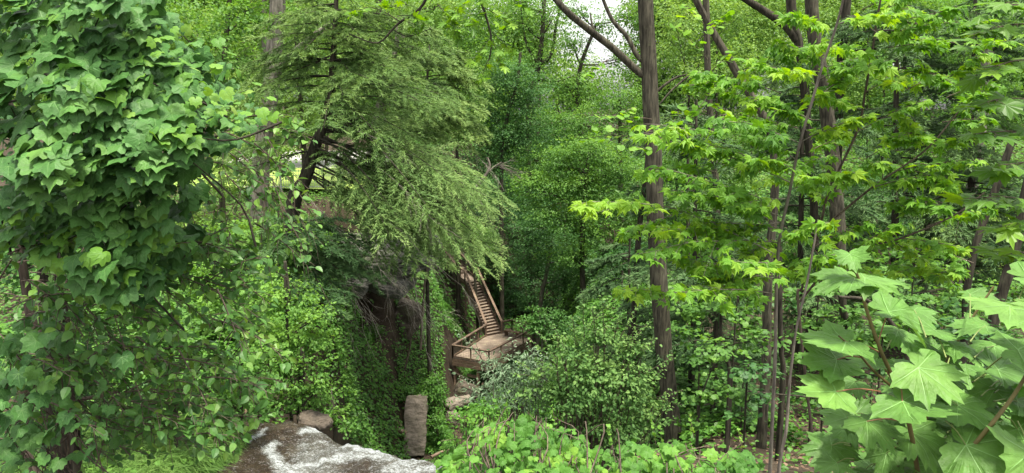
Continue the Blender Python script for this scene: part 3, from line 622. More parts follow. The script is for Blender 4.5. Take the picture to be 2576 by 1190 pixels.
# ------------------------------------------------------------------ fence, lawn and car park beyond the left rim
METAL = plain('fence_metal', (.30, .31, .32), .4, .15, spec=.5)
LAWN = plain('sunlit_lawn', (.26, .36, .08), .9, .25, 3); CONC = plain('pale_paving', (.34, .33, .31), .9, .1, 2)
def slab(name, c, mat):
    g = MB(); g.add(c, [(0, 1, 2, 3)], None, 0); return tag(g.build(name, mat), kind='structure')
fz = -5.25
slab('lawn', [(-34, 51, fz), (-8, 47, fz), (-6, 58, fz+.5), (-34, 60, fz+.5)], LAWN)
slab('pavement', [(-26, 60, fz+.5), (-9, 58, fz+.5), (-9, 70, fz+1.2), (-26, 70, fz+1.2)], CONC)
fe = thing('metal_fence', 'grey metal picket fence on the rim behind the hemlock trunks', 'fence', P(780, 475, 48))
fa, fb, fc = P(600, 474, 48), P(815, 474, 48), P(930, 458, 56)
for a, b in ((fa, fb), (fb, fc)):
    Ln = np.linalg.norm(b-a); m_ = MB(); beam(m_, a+[0, 0, 1.15], b+[0, 0, 1.15], .05, .05); beam(m_, a+[0, 0, .12], b+[0, 0, .12], .04, .04); beam(m_, a+[0, 0, .85], b+[0, 0, .85], .035, .035); m_.build('fence_rail', METAL, fe)
    m_ = MB()
    for t in np.arange(.1, Ln, .17)/Ln: q = a*(1-t)+b*t; beam(m_, q, q+[0, 0, 1.28], .022, .022)
    m_.build('pickets', METAL, fe)
    for t in np.linspace(0, 1, max(2, int(Ln/1.8))): q = a*(1-t)+b*t; m_ = MB(); beam(m_, q-[0, 0, .3], q+[0, 0, 1.35], .09, .09); m_.build('fence_post', METAL, fe)
wh = MB(); c = P(850, 440, 64)
PALE = plain('pale_panel', (.6, .62, .64), .6, .06)
sh = thing('shed', 'pale grey panelled hut half hidden behind the hemlock boughs', 'shed', c)
beam(wh, c+[-1.5, 0, 0], c+[2.6, 1, 0], 2.5, 1.9); wh.build('wall', PALE, sh)
wh = MB(); beam(wh, c+[-1.8, 0, 1.03], c+[2.9, 1, 1.03], 2.9, .12); wh.build('roof', plain('roof_sheet', (.42, .43, .45), .5, .1), sh)
#VEG
# ------------------------------------------------------------------ far wood (reads as one mass)
def gz(x, y): return float(ground(np.array([x]), np.array([y]))[0])
def under(px, py, d, off=0):
    """the ground point below a place seen at px, py, d"""
    q = P(px, py, d); return np.array([q[0]+off, d, gz(q[0]+off, d)])
def up(px, py, d, tops, lean=0):
    """trunk path: from the ground through places seen at (px, py)"""
    b = under(px, py, d); return [b-np.array([0, 0, .4])]+[P(a, b_, d+(lean*i)) for i, (a, b_) in enumerate(tops)]
GB = dict(bright='bright', mid='mid', dark='dark')
wood_mb = MB()
for wi, mat in enumerate(('bright', 'mid', 'dark')):
    blobs, tr_ = [], wood_mb
    for px in range(-200, 2900, 105):
        for row, (py0, d) in enumerate(((60, 118), (230, 108), (400, 100), (560, 96), (-70, 125), (0, 135), (140, 130))):
            x = px+rng.normal()*30; y = py0+rng.normal()*20; dd = d+rng.normal()*8
            if 1340 < x < 1630 and y < 210: continue
            if 1240 < x < 1720 and y < -20: continue
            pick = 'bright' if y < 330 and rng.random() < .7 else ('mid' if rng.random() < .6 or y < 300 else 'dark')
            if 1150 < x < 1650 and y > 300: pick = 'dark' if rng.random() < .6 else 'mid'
            if pick != mat: continue
            blobs += PB([(x, y, 75+rng.random()*30, 95+rng.random()*40)], dd)
            if row == 2 and rng.random() < .7: b = P(x, y+100, dd); tube(tr_, [b-[0, 0, 12], b+[.5, 0, 0], b+[1, 0, 14]], .35, .2, 6, 8, mat=3)
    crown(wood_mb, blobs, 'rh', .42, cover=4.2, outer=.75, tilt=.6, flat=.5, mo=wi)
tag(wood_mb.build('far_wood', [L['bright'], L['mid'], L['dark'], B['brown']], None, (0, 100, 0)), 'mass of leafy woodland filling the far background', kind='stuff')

# ------------------------------------------------------------------ trees of the left rim and the back of the ravine
def dtree(label, px, py, d, tops, r, blobs, **kw):
    tp = up(px, py, d, tops); return tree(kw.pop('name', 'leafy_tree'), label, kw.pop('cat', 'tree'), tp[0], tp, r, PB(blobs, d), **kw)
GW = 'leafy trees of the left rim'
dtree('bright green tree just right of the vine at the top left', 560, 560, 36, [(556, 400), (560, 200), (590, -150)], (.16, .1), [(430, 60, 120, 110), (560, 150, 110, 110), (500, 300, 100, 90), (420, 200, 80, 90), (620, 20, 100, 80)], mat='mid', size=.17, leaf='hex', cover=1.7, base=.6, group=GW)
dtree('slim tree with pale straight stem left of the thick grey trunk', 668, 520, 44, [(667, 330), (665, 60), (668, -100)], (.2, .14), [(640, 220, 90, 80), (620, 110, 80, 70), (600, 330, 80, 70), (690, -20, 90, 60)], mat='bright', size=.19, cover=1.6, bark='grey', group=GW)
dtree('yellow green tree behind the grey trunk, just right of it', 770, 480, 48, [(760, 300), (745, 60), (750, -100)], (.2, .14), [(770, 60, 90, 90), (800, 190, 80, 80), (760, 300, 80, 70), (850, 20, 80, 60)], mat='bright', size=.2, cover=1.7, base=.6, group=GW)
dtree('light green tree whose crown fills the top behind the hemlock tip', 960, 470, 54, [(960, 300), (955, 60), (950, -100)], (.3, .2), [(950, 40, 110, 80), (1050, 110, 100, 90), (1110, 10, 90, 70), (890, 130, 90, 80), (1000, 220, 100, 80)], mat='bright', size=.22, cover=1.5, group=GW)
dtree('low sunny bush with creamy new leaves behind the hanging elm twigs', 640, 520, 34, [(640, 470), (640, 430)], (.06, .04), [(620, 370, 90, 50), (560, 450, 110, 60), (690, 400, 70, 40), (480, 560, 90, 70)], mat='bright', size=.13, leaf='hex', cover=1.9, base=.7, name='understory_bush', cat='bush', group='bushes on the left rim')
dtree('pale leafy bush on the rim under the lawn fence', 700, 560, 31, [(700, 540), (700, 520)], (.05, .03), [(640, 590, 100, 50), (760, 580, 80, 35), (560, 640, 90, 55)], mat='mid', size=.12, leaf='hex', cover=1.9, base=.6, name='understory_bush', cat='bush', group='bushes on the left rim')
# the thick grey trunk
tp = [under(650, 640, 31)-[0, 0, .3], P(655, 420, 31), P(672, 300, 31), P(688, 150, 31), P(700, 0, 31), P(712, -160, 31)]
fkp = P(676, 190, 31)
t_ = tree('broadleaf_tree', 'thick ridged grey trunk rising left of the big hemlock', 'tree', tp[0], tp, (.36, .30), PB([(690, 60, 60, 35), (640, 240, 50, 35, -1), (560, 40, 70, 40), (800, 40, 70, 45)], 31), mat='mid', size=.14, leaf='hex', bark='grey', ridge=.10, sides=28, n=120, limbs=False, cover=1.0,
          extra=[([P(684, 195, 31), P(712, 165, 30.8), P(745, 130, 30.5), P(790, 92, 30), P(835, 60, 30)], .2, .1)])
# centre
GC = 'trees at the back of the ravine'
dtree('dark round crowned tree right of the hemlocks in the centre', 1262, 560, 66, [(1262, 400), (1275, 300), (1300, 210), (1310, 130)], (.2, .12), [(1260, 190, 75, 60), (1230, 280, 70, 60), (1330, 230, 65, 65), (1280, 350, 80, 60), (1220, 400, 60, 60), (1330, 320, 60, 60)], mat='dark', size=.2, cover=2.2, base=.62, group=GC)
dtree('thin crowned tree with dark forked limbs against the white sky', 1335, 560, 80, [(1330, 300), (1350, 190), (1362, 110), (1372, -60)], (.4, .2), [(1320, 60, 70, 55), (1390, 40, 50, 60), (1340, 150, 60, 40), (1300, 0, 70, 45), (1390, 210, 60, 40)], mat='mid', size=.22, cover=1.3, bark='dark', group=GC,
      extra=[([P(1350, 165, 80), P(1385, 140, 80), P(1400, 60, 80), P(1420, -40, 80)], .22, .1), ([P(1345, 200, 80), P(1400, 205, 80), P(1450, 190, 80)], .16, .06), ([P(1352, 160, 80), P(1325, 110, 80), P(1310, 20, 80)], .16, .07)])
dtree('light green tree filling the gap just left of the tall centre trunk at the top', 1470, 560, 76, [(1462, 400), (1455, 200), (1500, 60)], (.35, .15), [(1440, 110, 55, 60), (1570, 150, 55, 60), (1500, 240, 80, 55), (1450, 20, 50, 50), (1590, 40, 40, 50), (1430, 220, 70, 50), (1520, 60, 50, 50)], mat='mid', size=.22, cover=1.4, base=.6, bark='dark', group=GC)
dtree('tree with mid green crown behind the sky gap', 1560, 560, 72, [(1560, 400), (1560, 250)], (.3, .15), [(1560, 260, 80, 60), (1460, 310, 90, 50), (1600, 340, 60, 60), (1380, 300, 60, 50), (1330, 400, 70, 60)], mat='mid', size=.2, cover=1.8, base=.45, group=GC)
dtree('broad fine leaved tree with light green top left of the centre trunk', 1470, 640, 52, [(1465, 560), (1475, 450), (1480, 380)], (.22, .1), [(1480, 380, 85, 50), (1550, 430, 80, 50), (1410, 400, 60, 45), (1450, 470, 100, 50), (1560, 520, 80, 50), (1400, 540, 90, 45), (1500, 580, 90, 45), (1340, 470, 60, 45), (1440, 640, 80, 45), (1580, 600, 50, 50)], mat='mid', size=.17, cover=2.6, base=.5, leaf='rh', top=.3, group=GC)
dtree('dark tree with leaning pale stem behind the deck', 1345, 850, 57, [(1360, 760), (1375, 690), (1390, 600)], (.2, .12), [(1380, 610, 90, 50), (1330, 670, 60, 45), (1450, 640, 80, 50), (1420, 700, 60, 40), (1350, 560, 70, 45)], mat='dark', size=.15, cover=2.1, base=.5, bark='grey', top=.25, group=GC)
dtree('low spreading tree overhanging the right end of the deck', 1366, 930, 50, [(1363, 880), (1368, 830), (1372, 800)], (.12, .06), [(1345, 815, 58, 28), (1410, 825, 70, 32), (1375, 790, 55, 22), (1460, 860, 60, 30)], mat='dark', size=.15, cover=2.6, base=.85, leaf='hex', bark='grey', top=.2, flat=.2, group=GC)
dtree('slender dark tree right behind the deck right end', 1340, 940, 54, [(1341, 880), (1345, 800)], (.16, .12), [(1330, 760, 40, 25)], mat='dark', size=.15, cover=1, bark='brown', group=GC)
dtree('feathery bright tree over the top of the stairs', 1205, 690, 60, [(1190, 640), (1170, 560)], (.14, .07), [(1160, 565, 55, 28), (1205, 590, 45, 26), (1125, 600, 42, 20), (1222, 625, 22, 16), (1120, 550, 40, 22)], mat='mid', size=.16, cover=2.2, base=.7, leaf='nar', flat=.25, group=GC)
for i, (lab, bl, m_, bs) in enumerate([
    ('dark leafy tree behind the upper stairs', [(1250, 640, 70, 60), (1290, 720, 70, 55), (1260, 780, 50, 40), (1220, 540, 60, 60)], 'dark', .3),
    ('deep green tree below the centre crown right of the stairs', [(1330, 760, 60, 50), (1450, 760, 90, 50), (1400, 680, 60, 60)], 'dark', .25),
    ('shadowy tree left of the tall centre trunk low down', [(1540, 640, 80, 70), (1560, 760, 80, 60), (1480, 820, 90, 60)], 'dark', .4),
    ('dense green tree behind the dead broken stub', [(1230, 470, 70, 60), (1300, 500, 70, 70), (1330, 600, 60, 50)], 'dark', .45)]):
    px = bl[0][0]+10; dtree(lab, px, 800, 72+i, [(px, 640), (px+5, 560)], (.25, .1), bl, mat=m_, size=.2, cover=2.0, base=bs, group=GC)
wd = MB()
o = P(1210, 455, 50); tube(wd, [P(1200, 470, 50), P(1222, 440, 50), P(1232, 418, 50), P(1226, 396, 50)], .13, .06, 8, 10, ridge=.2); tube(wd, [P(1225, 435, 50), P(1245, 418, 50), P(1262, 408, 50)], .06, .03, 6, 8)
for k in range(7): bare_twigs(wd, P(1245+rng.random()*20, 412+rng.random()*10, 50), vn(np.array([.8, .1, .5*rng.normal()])), 1.6, .3, .02, 1)
tag(wd.build('dead_tree_stub', B['sapling'], None, P(1215, 470, 50)), 'dead broken stub with bare curling twigs right of the hemlock boughs', 'dead tree')

# ------------------------------------------------------------------ hemlocks
def hemlock(label, tp, r, brs, mat='hem', dens=1., tipc=.25, base=.4, needle=.22, bark='dark', wr=.02, twigs=(), sides=14, twigmat='pale', **kw):
    root = thing('hemlock_tree', label, 'tree', tp[0], 'hemlock trees')
    wd, fo = MB(), MB(); path = tube(wd, tp, r[0], r[1], sides, 60, ridge=.06, flare=.2)
    for (t0, t1, n_, az0, az1, l0, l1, e0, e1, dp) in brs:   # fractions of the trunk, count, azimuth range, length, elevation, droop
        u = np.sort(t0+(t1-t0)*rng.random(n_)); i = (u*59).astype(int); o = path[i]
        az = np.radians(az0+(az1-az0)*rng.random(n_)); el = np.radians(e0+(e1-e0)*rng.random(n_))
        d = np.stack([np.cos(az)*np.cos(el), np.sin(az)*np.cos(el), np.sin(el)], -1)
        f = (u-t0)/(t1-t0); ln = (l0+(l1-l0)*f)*(.75+.4*rng.random(n_))
        hemlock_branches(wd, fo, o, d, ln, np.full(n_, dp)*(.7+.6*rng.random(n_)), dens, tipc, base, needle, wr, **kw)
    wd.build('trunk', B[bark], root); fo.build('needles', L[mat], root)
    if twigs:
        for (px, py, d_, dx, dz, ln) in twigs:
            tw = MB(); bare_twigs(tw, P(px, py, d_), vn(np.array([dx, rng.normal()*.2, dz])), ln, .35, .013, 2)
            tw.build('bare_twig', B[twigmat], root)
    return root
# azimuth 0 = right, -90 = towards the camera
t1 = [under(715, 640, 27)-[0, 0, .3], P(735, 540, 27), P(768, 450, 27), P(792, 370, 27), P(815, 310, 27), P(833, 220, 27), P(840, 120, 27), P(846, 0, 27), P(850, -110, 27)]
hemlock('big leaning hemlock whose boughs droop right across the ravine', t1, (.30, .05),
        [(.34, .58, 24, -60, 15, 6.8, 6.0, -16, 4, .34), (.55, .97, 34, -80, 45, 5.2, 2.2, 0, 18, .28), (.62, .97, 26, 120, 260, 4.0, 2.0, -5, 12, .25), (.34, .6, 5, 150, 230, 3, 3.4, 0, 10, .3), (.28, .40, 9, -40, 15, 4.6, 6.2, -32, -14, .12), (.5, .9, 10, 45, 110, 4.0, 2.5, 0, 15, .4)],
        dens=.76, needle=.18, base=.47,
        twigs=[(800, 640, 25, .6, -.6, 2.5), (850, 660, 25, .5, -.7, 2.4), (880, 700, 25, .3, -1, 2.2), (840, 760, 25.5, .5, -.9, 1.8), (930, 640, 26, .6, -.5, 3.2), (990, 660, 26, .5, -.6, 2.6), (1040, 700, 26, .2, -1, 2.6), (900, 580, 25, .5, -.8, 2.2), (1060, 640, 26, .8, -.4, 2.2), (760, 480, 25, .5, -.5, 3.0), (950, 420, 24.5, .8, -.5, 2.6), (1040, 500, 25, .8, -.6, 2.4), (900, 330, 24.5, .8, -.3, 2.2), (980, 560, 24.5, .7, -.6, 2.4), (830, 560, 25, .7, -.4, 3.0)])
t2 = [P(940, 600, 37), P(935, 520, 37), P(932, 430, 37), P(945, 300, 37), P(990, 150, 37), P(1005, 40, 37)]
hemlock('second hemlock growing from the rock ledge with thick mossy trunk', t2, (.34, .08),
        [(.16, .3, 10, -80, 0, 3.6, 4.6, -25, -6, .3), (.3, .55, 16, -80, 10, 4.8, 4.6, -10, 6, .3), (.5, 1, 28, -90, 60, 4.4, 2.2, 0, 18, .3), (.3, .95, 10, 120, 240, 3.2, 2, 0, 15, .3)], dens=.7, needle=.26, mat='hem', base=.5, bark='grey')
t3 = [under(1075, 620, 43)-[0, 0, .3], P(1070, 520, 43), P(1068, 380, 43), P(1075, 200, 43), P(1080, 110, 43)]
hemlock('third hemlock with yellow green tips leaning over the stair side', t3, (.13, .05),
        [(.6, .72, 14, -110, 10, 3.6, 3.9, -4, 8, .35), (.66, 1, 26, -90, 60, 3.8, 2.0, 0, 18, .4), (.4, .95, 10, 120, 240, 3.2, 2, 0, 15, .3)], dens=.6, needle=.3, base=.6, tipc=.3,
        twigs=[(1000, 740, 38, .8, -.5, 3.2), (1050, 760, 38, .9, -.3, 2.6), (1150, 350, 42, .7, -.4, 3.0), (1120, 420, 41, .7, -.5, 3.0)])
wd = MB(); tube(wd, [P(1058, 880, 41), P(1062, 790, 41), P(1070, 700, 41), P(1085, 600, 41), P(1088, 560, 41)], .075, .04, 8, 20, wob=.05); tube(wd, [P(1018, 930, 40.5), P(1032, 870, 40.5), P(1040, 800, 40.5)], .07, .03, 6, 12, wob=.06)
tag(wd.build('bare_stem', B['twig'], None, P(1058, 880, 41)), 'thin bare stem standing on the ivy slope below the hemlock boughs', 'sapling')
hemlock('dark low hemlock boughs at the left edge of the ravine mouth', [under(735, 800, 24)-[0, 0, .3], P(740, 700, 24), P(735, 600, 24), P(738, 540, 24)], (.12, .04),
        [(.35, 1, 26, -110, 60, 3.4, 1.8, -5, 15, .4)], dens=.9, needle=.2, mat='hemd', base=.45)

for lab, d, bl, m_, bs in [('dark leafy tree on the slope right of the deck', 45, [(1540, 660, 60, 50), (1590, 720, 60, 60), (1520, 760, 60, 50), (1600, 630, 50, 50)], 'dark', .35),
                           ('deep green small tree above the large dense shrub', 42, [(1560, 790, 70, 40), (1470, 820, 60, 35), (1620, 800, 60, 50)], 'dark', .45)]:
    dtree(lab, bl[0][0], 860, d, [(bl[0][0], 760), (bl[0][0]+6, 680)], (.12, .06), bl, mat=m_, size=.16, cover=2.3, base=bs, group=GC, bark='dark')
# ------------------------------------------------------------------ right bank: trunks
GR = 'tall trunks on the right bank'
def trunk(label, d, pts, r, bark='brown', ridge=.07, extra=(), blobs=None, name='broadleaf_tree', g=GR, sides=26, to_ground=True, **kw):
    tp = [P(a, b, d) for a, b in pts]
    if to_ground:
        q = tp[0]; z = gz(q[0], q[1]); tp = [np.array([q[0], q[1], min(z, q[2])-.3])]+tp if q[2] > z+.3 else tp
    return tree(name, label, 'tree', tp[0], tp, r, PB(blobs, d) if blobs else [], bark=bark, ridge=ridge, sides=sides, n=140, limbs=False, group=g, extra=extra, **kw)
trunk('tall straight brown trunk right of centre with two limbs reaching left', 23, [(1697, 1110), (1690, 1060), (1668, 850), (1652, 600), (1642, 350), (1632, 150), (1624, -20), (1618, -200)], (.30, .215), ridge=.06,
      extra=[([P(1628, 190, 23), P(1603, 178, 23), P(1545, 125, 22.8), P(1490, 82, 22.5), P(1430, 30, 22), P(1395, -10, 22)], .13, .09), ([P(1628, 160, 23), P(1603, 140, 23), P(1575, 90, 23), P(1540, 50, 23), P(1510, -20, 23)], .09, .05), ([P(1495, 82, 22.5), P(1488, 60, 22.5), P(1484, 30, 22.5)], .05, .02), ([P(1640, 240, 23), P(1700, 195, 22.8), P(1760, 180, 22.5)], .05, .02)])
trunk('rough dark trunk that bends right then drops, behind the bright maple', 19, [(1928, 900), (1932, 680), (1944, 560), (1950, 420), (1932, 320), (1885, 235), (1850, 180), (1800, 90), (1742, -20), (1720, -80)], (.12, .08), ridge=.14, bark='brown')
trunk('slim straight trunk between the centre trunk and the maple', 30, [(1808, 720), (1805, 600), (1797, 400), (1782, 240), (1776, 0), (1772, -120)], (.15, .12), bark='brown', extra=[([P(1779, 200, 30), P(1745, 185, 30), P(1700, 215, 30), P(1660, 260, 30)], .06, .03)])
trunk('thin dark trunk close behind the left side of the centre trunk', 28, [(1592, 860), (1598, 720), (1610, 560), (1625, 440), (1630, 380)], (.12, .08), bark='dark', ridge=.12)
trunk('thick furrowed trunk behind the upper maple sprays', 26, [(2100, 800), (2108, 600), (2096, 420), (2076, 250), (2045, 60), (2036, -100)], (.28, .21), bark='brown', ridge=.09)
trunk('dark trunk forking from the left beside the furrowed trunk top', 28, [(2050, 620), (2030, 300), (2012, 120), (1995, 60), (1985, -60)], (.14, .18), bark='dark', extra=[([P(2005, 100, 28), P(1975, 62, 28), P(1930, 30, 28), P(1860, -12, 28)], .17, .12)])
trunk('blackish trunk right of the furrowed trunk at the top', 33, [(2100, 620), (2110, 300), (2116, 170), (2132, -20), (2136, -100)], (.17, .2), bark='dark', extra=[([P(2112, 150, 33), P(2150, 130, 33), P(2230, 118, 33)], .08, .04), ([P(2130, 45, 33), P(2200, 40, 33), P(2320, 62, 33)], .09, .04)])
trunk('leaning dark trunk near the right edge', 21, [(2425, 860), (2432, 740), (2455, 620), (2485, 530), (2525, 420), (2560, 330)], (.1, .1), bark='dark', ridge=.1)
trunk('short thick dark trunk at the right edge', 20, [(2490, 860), (2520, 740), (2548, 640), (2572, 540), (2600, 400)], (.15, .13), bark='dark', ridge=.1)
trunk('pale trunk behind hemlock sprays at the upper right', 36, [(2420, 640), (2455, 400), (2478, 230), (2490, 100)], (.3, .26), bark='grey')
trunk('straight brown trunk seen low behind the understory at the right', 34, [(2330, 640), (2338, 520), (2340, 400)], (.17, .15), bark='brown')
trunk('small dark trunk in the shaded understory', 17, [(1968, 1000), (1972, 930), (1965, 880), (1960, 760), (1962, 620)], (.075, .05), bark='dark')
trunk('thin leaning understory stem with fork at the right of the soil patch', 17, [(1835, 960), (1825, 900), (1812, 820), (1820, 740)], (.06, .03), bark='dark', sides=8)
trunk('dark understory trunk right of the slim sapling stems', 20, [(2135, 880), (2120, 760), (2128, 640)], (.12, .1), bark='dark', sides=12)
trunk('brown branch like stem crossing low behind the broad maple leaves', 16, [(2300, 960), (2260, 840), (2190, 760), (2110, 745)], (.07, .03), bark='dark', sides=8, to_ground=False)
# ------------------------------------------------------------------ right bank: background trees, hemlocks, understory
GRB = 'leafy trees behind the right bank'
for lab, d, px, bl, m_, bs, cv, sz in [
    ('bright tree behind the slim trunk at the top', 46, 1730, [(1700, 60, 70, 80), (1730, 200, 70, 80), (1700, 330, 60, 60), (1830, 30, 60, 60)], 'bright', .55, 1.5, .2),
    ('sunny tree between the slim trunk and furrowed trunk', 50, 1890, [(1860, 150, 70, 80), (1930, 280, 80, 70), (1980, 180, 60, 70), (1860, 420, 80, 70)], 'bright', .5, 1.5, .21),
    ('green tree whose crown closes the view right of the furrowed trunk', 48, 2220, [(2200, 120, 90, 80), (2280, 240, 90, 80), (2190, 330, 80, 70), (2330, 30, 90, 70)], 'mid', .45, 1.7, .2),
    ('bright tree at the far upper right', 50, 2440, [(2400, 130, 90, 80), (2500, 260, 90, 80), (2540, 60, 80, 80), (2420, 360, 80, 70)], 'mid', .5, 1.6, .2),
    ('yellow green sunlit tree low at the right behind the leaning trunk', 40, 2440, [(2390, 590, 80, 40), (2480, 560, 80, 50), (2540, 620, 60, 50), (2480, 660, 80, 40)], 'bright', .75, 1.9, .16),
    ('shaded tree filling the view behind the middle maple sprays', 44, 2060, [(2020, 480, 80, 60), (2160, 470, 80, 60), (2080, 580, 90, 60), (2240, 560, 80, 60)], 'dark', .5, 1.8, .17),
    ('mid green tree behind the thin dark trunk', 48, 1730, [(1720, 450, 70, 60), (1760, 560, 80, 60), (1700, 640, 70, 60), (1850, 520, 70, 60)], 'mid', .3, 1.8, .17)]:
    dtree(lab, px, 800, d, [(px, 500), (px+4, 200) if bl[0][1] < 300 else (px, 560)], (.12, .07), PB and bl, mat=m_, size=sz, cover=cv, base=bs, group=GRB, bark='dark')
for lab, d, px, bl, m_, bs in [
    ('wide shaded tree closing the view between the furrowed trunk and the leaning trunk', 52, 2280, [(2200, 440, 90, 70), (2330, 480, 90, 70), (2260, 380, 80, 60), (2380, 420, 70, 60)], 'mid', .4),
    ('green tree behind the centre trunk and the bending trunk', 54, 1700, [(1700, 380, 80, 70), (1800, 440, 80, 70), (1880, 360, 80, 70), (1660, 520, 60, 70)], 'mid', .5),
    ('low dense tree behind the middle understory', 46, 1950, [(1900, 620, 90, 60), (2010, 640, 90, 60), (1800, 640, 80, 60), (2130, 640, 90, 60)], 'mid', .35),
    ('dense green tree low at the far right', 46, 2400, [(2300, 560, 90, 60), (2420, 520, 80, 60), (2520, 460, 80, 60), (2560, 560, 70, 60)], 'mid', .4),
    ('bright crown at the top right of the centre trunk', 58, 1800, [(1760, 40, 90, 70), (1880, 60, 80, 70), (1960, 20, 80, 60), (1700, 130, 60, 60)], 'bright', .55),
    ('bright crown above the furrowed trunk', 58, 2180, [(2080, 50, 80, 70), (2200, 30, 90, 70), (2300, 90, 90, 70), (2150, 190, 80, 60)], 'bright', .45),
    ('green crown in the top right corner', 58, 2500, [(2430, 30, 80, 70), (2540, 110, 80, 80), (2480, 200, 80, 60)], 'mid', .55),
    ('dense tree below the centre crown', 62, 1420, [(1350, 520, 80, 60), (1420, 640, 90, 70), (1500, 700, 90, 70), (1600, 700, 60, 70), (1560, 820, 80, 60)], 'dark', .4)]:
    dtree(lab, px, 800, d, [(px, 600), (px+4, bl[0][1]+20)], (.12, .07), bl, mat=m_, size=.21, cover=2.2, base=bs, group=GRB, bark='dark')
for lab, d, px, bl, m_, bs in [
    ('deep crown behind the vine and the grey trunk', 58, 560, [(470, 200, 100, 90), (600, 250, 90, 80), (520, 90, 90, 80), (380, 120, 90, 90), (640, 380, 90, 70), (520, 440, 90, 60)], 'bright', .5),
    ('crown behind the hemlock tip between the grey trunk and the oak leaves', 60, 820, [(740, 130, 80, 80), (830, 220, 80, 70), (900, 60, 90, 70), (760, 330, 80, 60), (1000, 30, 80, 60)], 'bright', .5),
    ('green crown behind the upper right flank of the hemlocks', 62, 1150, [(1080, 40, 80, 60), (1180, 110, 80, 70), (1110, 200, 80, 70), (1210, 30, 70, 60), (1150, 320, 70, 60)], 'mid', .6)]:
    dtree(lab, px, 560, d, [(px, 450), (px+4, bl[0][1]+20)], (.2, .1), bl, mat=m_, size=.22, cover=2.0, base=bs, group=GW, bark='dark')
GU2 = 'round leaved understory saplings on the right bank'
for lab, d, bl, m_, bs, sz in [
    ('broad leafy sapling low between the bending trunk and the slim stems', 22, [(1880, 740, 70, 40), (1820, 700, 70, 40), (1770, 780, 70, 40), (1900, 820, 60, 35)], 'mid', .4, .13),
    ('fresh green sapling at the right of the dark understory trunk', 24, [(2200, 850, 90, 40), (2300, 800, 90, 40), (2120, 800, 80, 40), (2060, 880, 70, 40)], 'mid', .45, .14),
    ('leafy sapling hugging the ground under the leaning trunk', 25, [(2380, 760, 90, 40), (2460, 820, 90, 40), (2540, 740, 80, 40), (2340, 840, 80, 40)], 'mid', .4, .14),
    ('sapling with pale flat leaves near the soil patch', 15.5, [(2070, 1000, 60, 25), (2150, 1020, 60, 22), (1850, 980, 50, 25)], 'mid', .4, .1),
    ('layered sapling between the centre trunk and the thin leaning stem', 16, [(1760, 1000, 60, 30), (1740, 1060, 60, 25), (1800, 880, 60, 30)], 'mid', .5, .1)]:
    px, py = bl[0][:2]; dtree(lab, px, py+60, d, [(px, py+20), (px+8, py-15)], (.028, .014), bl, mat=m_, size=sz, cover=2.6, base=bs, leaf='round', flat=.18, tilt=.35, name='understory_sapling', cat='sapling', group=GU2, bark='dark', lr=.8)
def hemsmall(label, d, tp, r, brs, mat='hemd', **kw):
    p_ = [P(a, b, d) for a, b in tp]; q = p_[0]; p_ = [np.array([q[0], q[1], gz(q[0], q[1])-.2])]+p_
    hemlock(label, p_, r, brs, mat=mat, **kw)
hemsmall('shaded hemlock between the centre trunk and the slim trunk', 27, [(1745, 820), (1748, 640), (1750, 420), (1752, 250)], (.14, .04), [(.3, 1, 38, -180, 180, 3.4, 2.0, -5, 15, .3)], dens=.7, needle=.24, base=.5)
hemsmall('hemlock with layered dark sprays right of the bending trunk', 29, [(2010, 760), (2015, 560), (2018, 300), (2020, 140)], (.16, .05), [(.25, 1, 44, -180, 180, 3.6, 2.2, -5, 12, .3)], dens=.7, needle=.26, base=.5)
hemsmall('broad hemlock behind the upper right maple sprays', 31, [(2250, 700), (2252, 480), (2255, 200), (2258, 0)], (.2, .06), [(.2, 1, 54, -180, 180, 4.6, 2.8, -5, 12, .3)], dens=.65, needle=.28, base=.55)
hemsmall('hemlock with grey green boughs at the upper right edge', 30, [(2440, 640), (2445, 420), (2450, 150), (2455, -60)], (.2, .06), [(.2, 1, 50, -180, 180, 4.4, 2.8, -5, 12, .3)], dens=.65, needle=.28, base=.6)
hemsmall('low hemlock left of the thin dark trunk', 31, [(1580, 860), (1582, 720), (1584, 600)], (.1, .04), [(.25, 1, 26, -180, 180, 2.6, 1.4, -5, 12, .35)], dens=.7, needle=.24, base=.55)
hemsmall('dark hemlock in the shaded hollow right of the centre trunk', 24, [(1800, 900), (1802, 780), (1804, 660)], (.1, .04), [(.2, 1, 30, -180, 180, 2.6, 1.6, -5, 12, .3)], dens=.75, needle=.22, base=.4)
GU = 'round leaved understory saplings on the right bank'
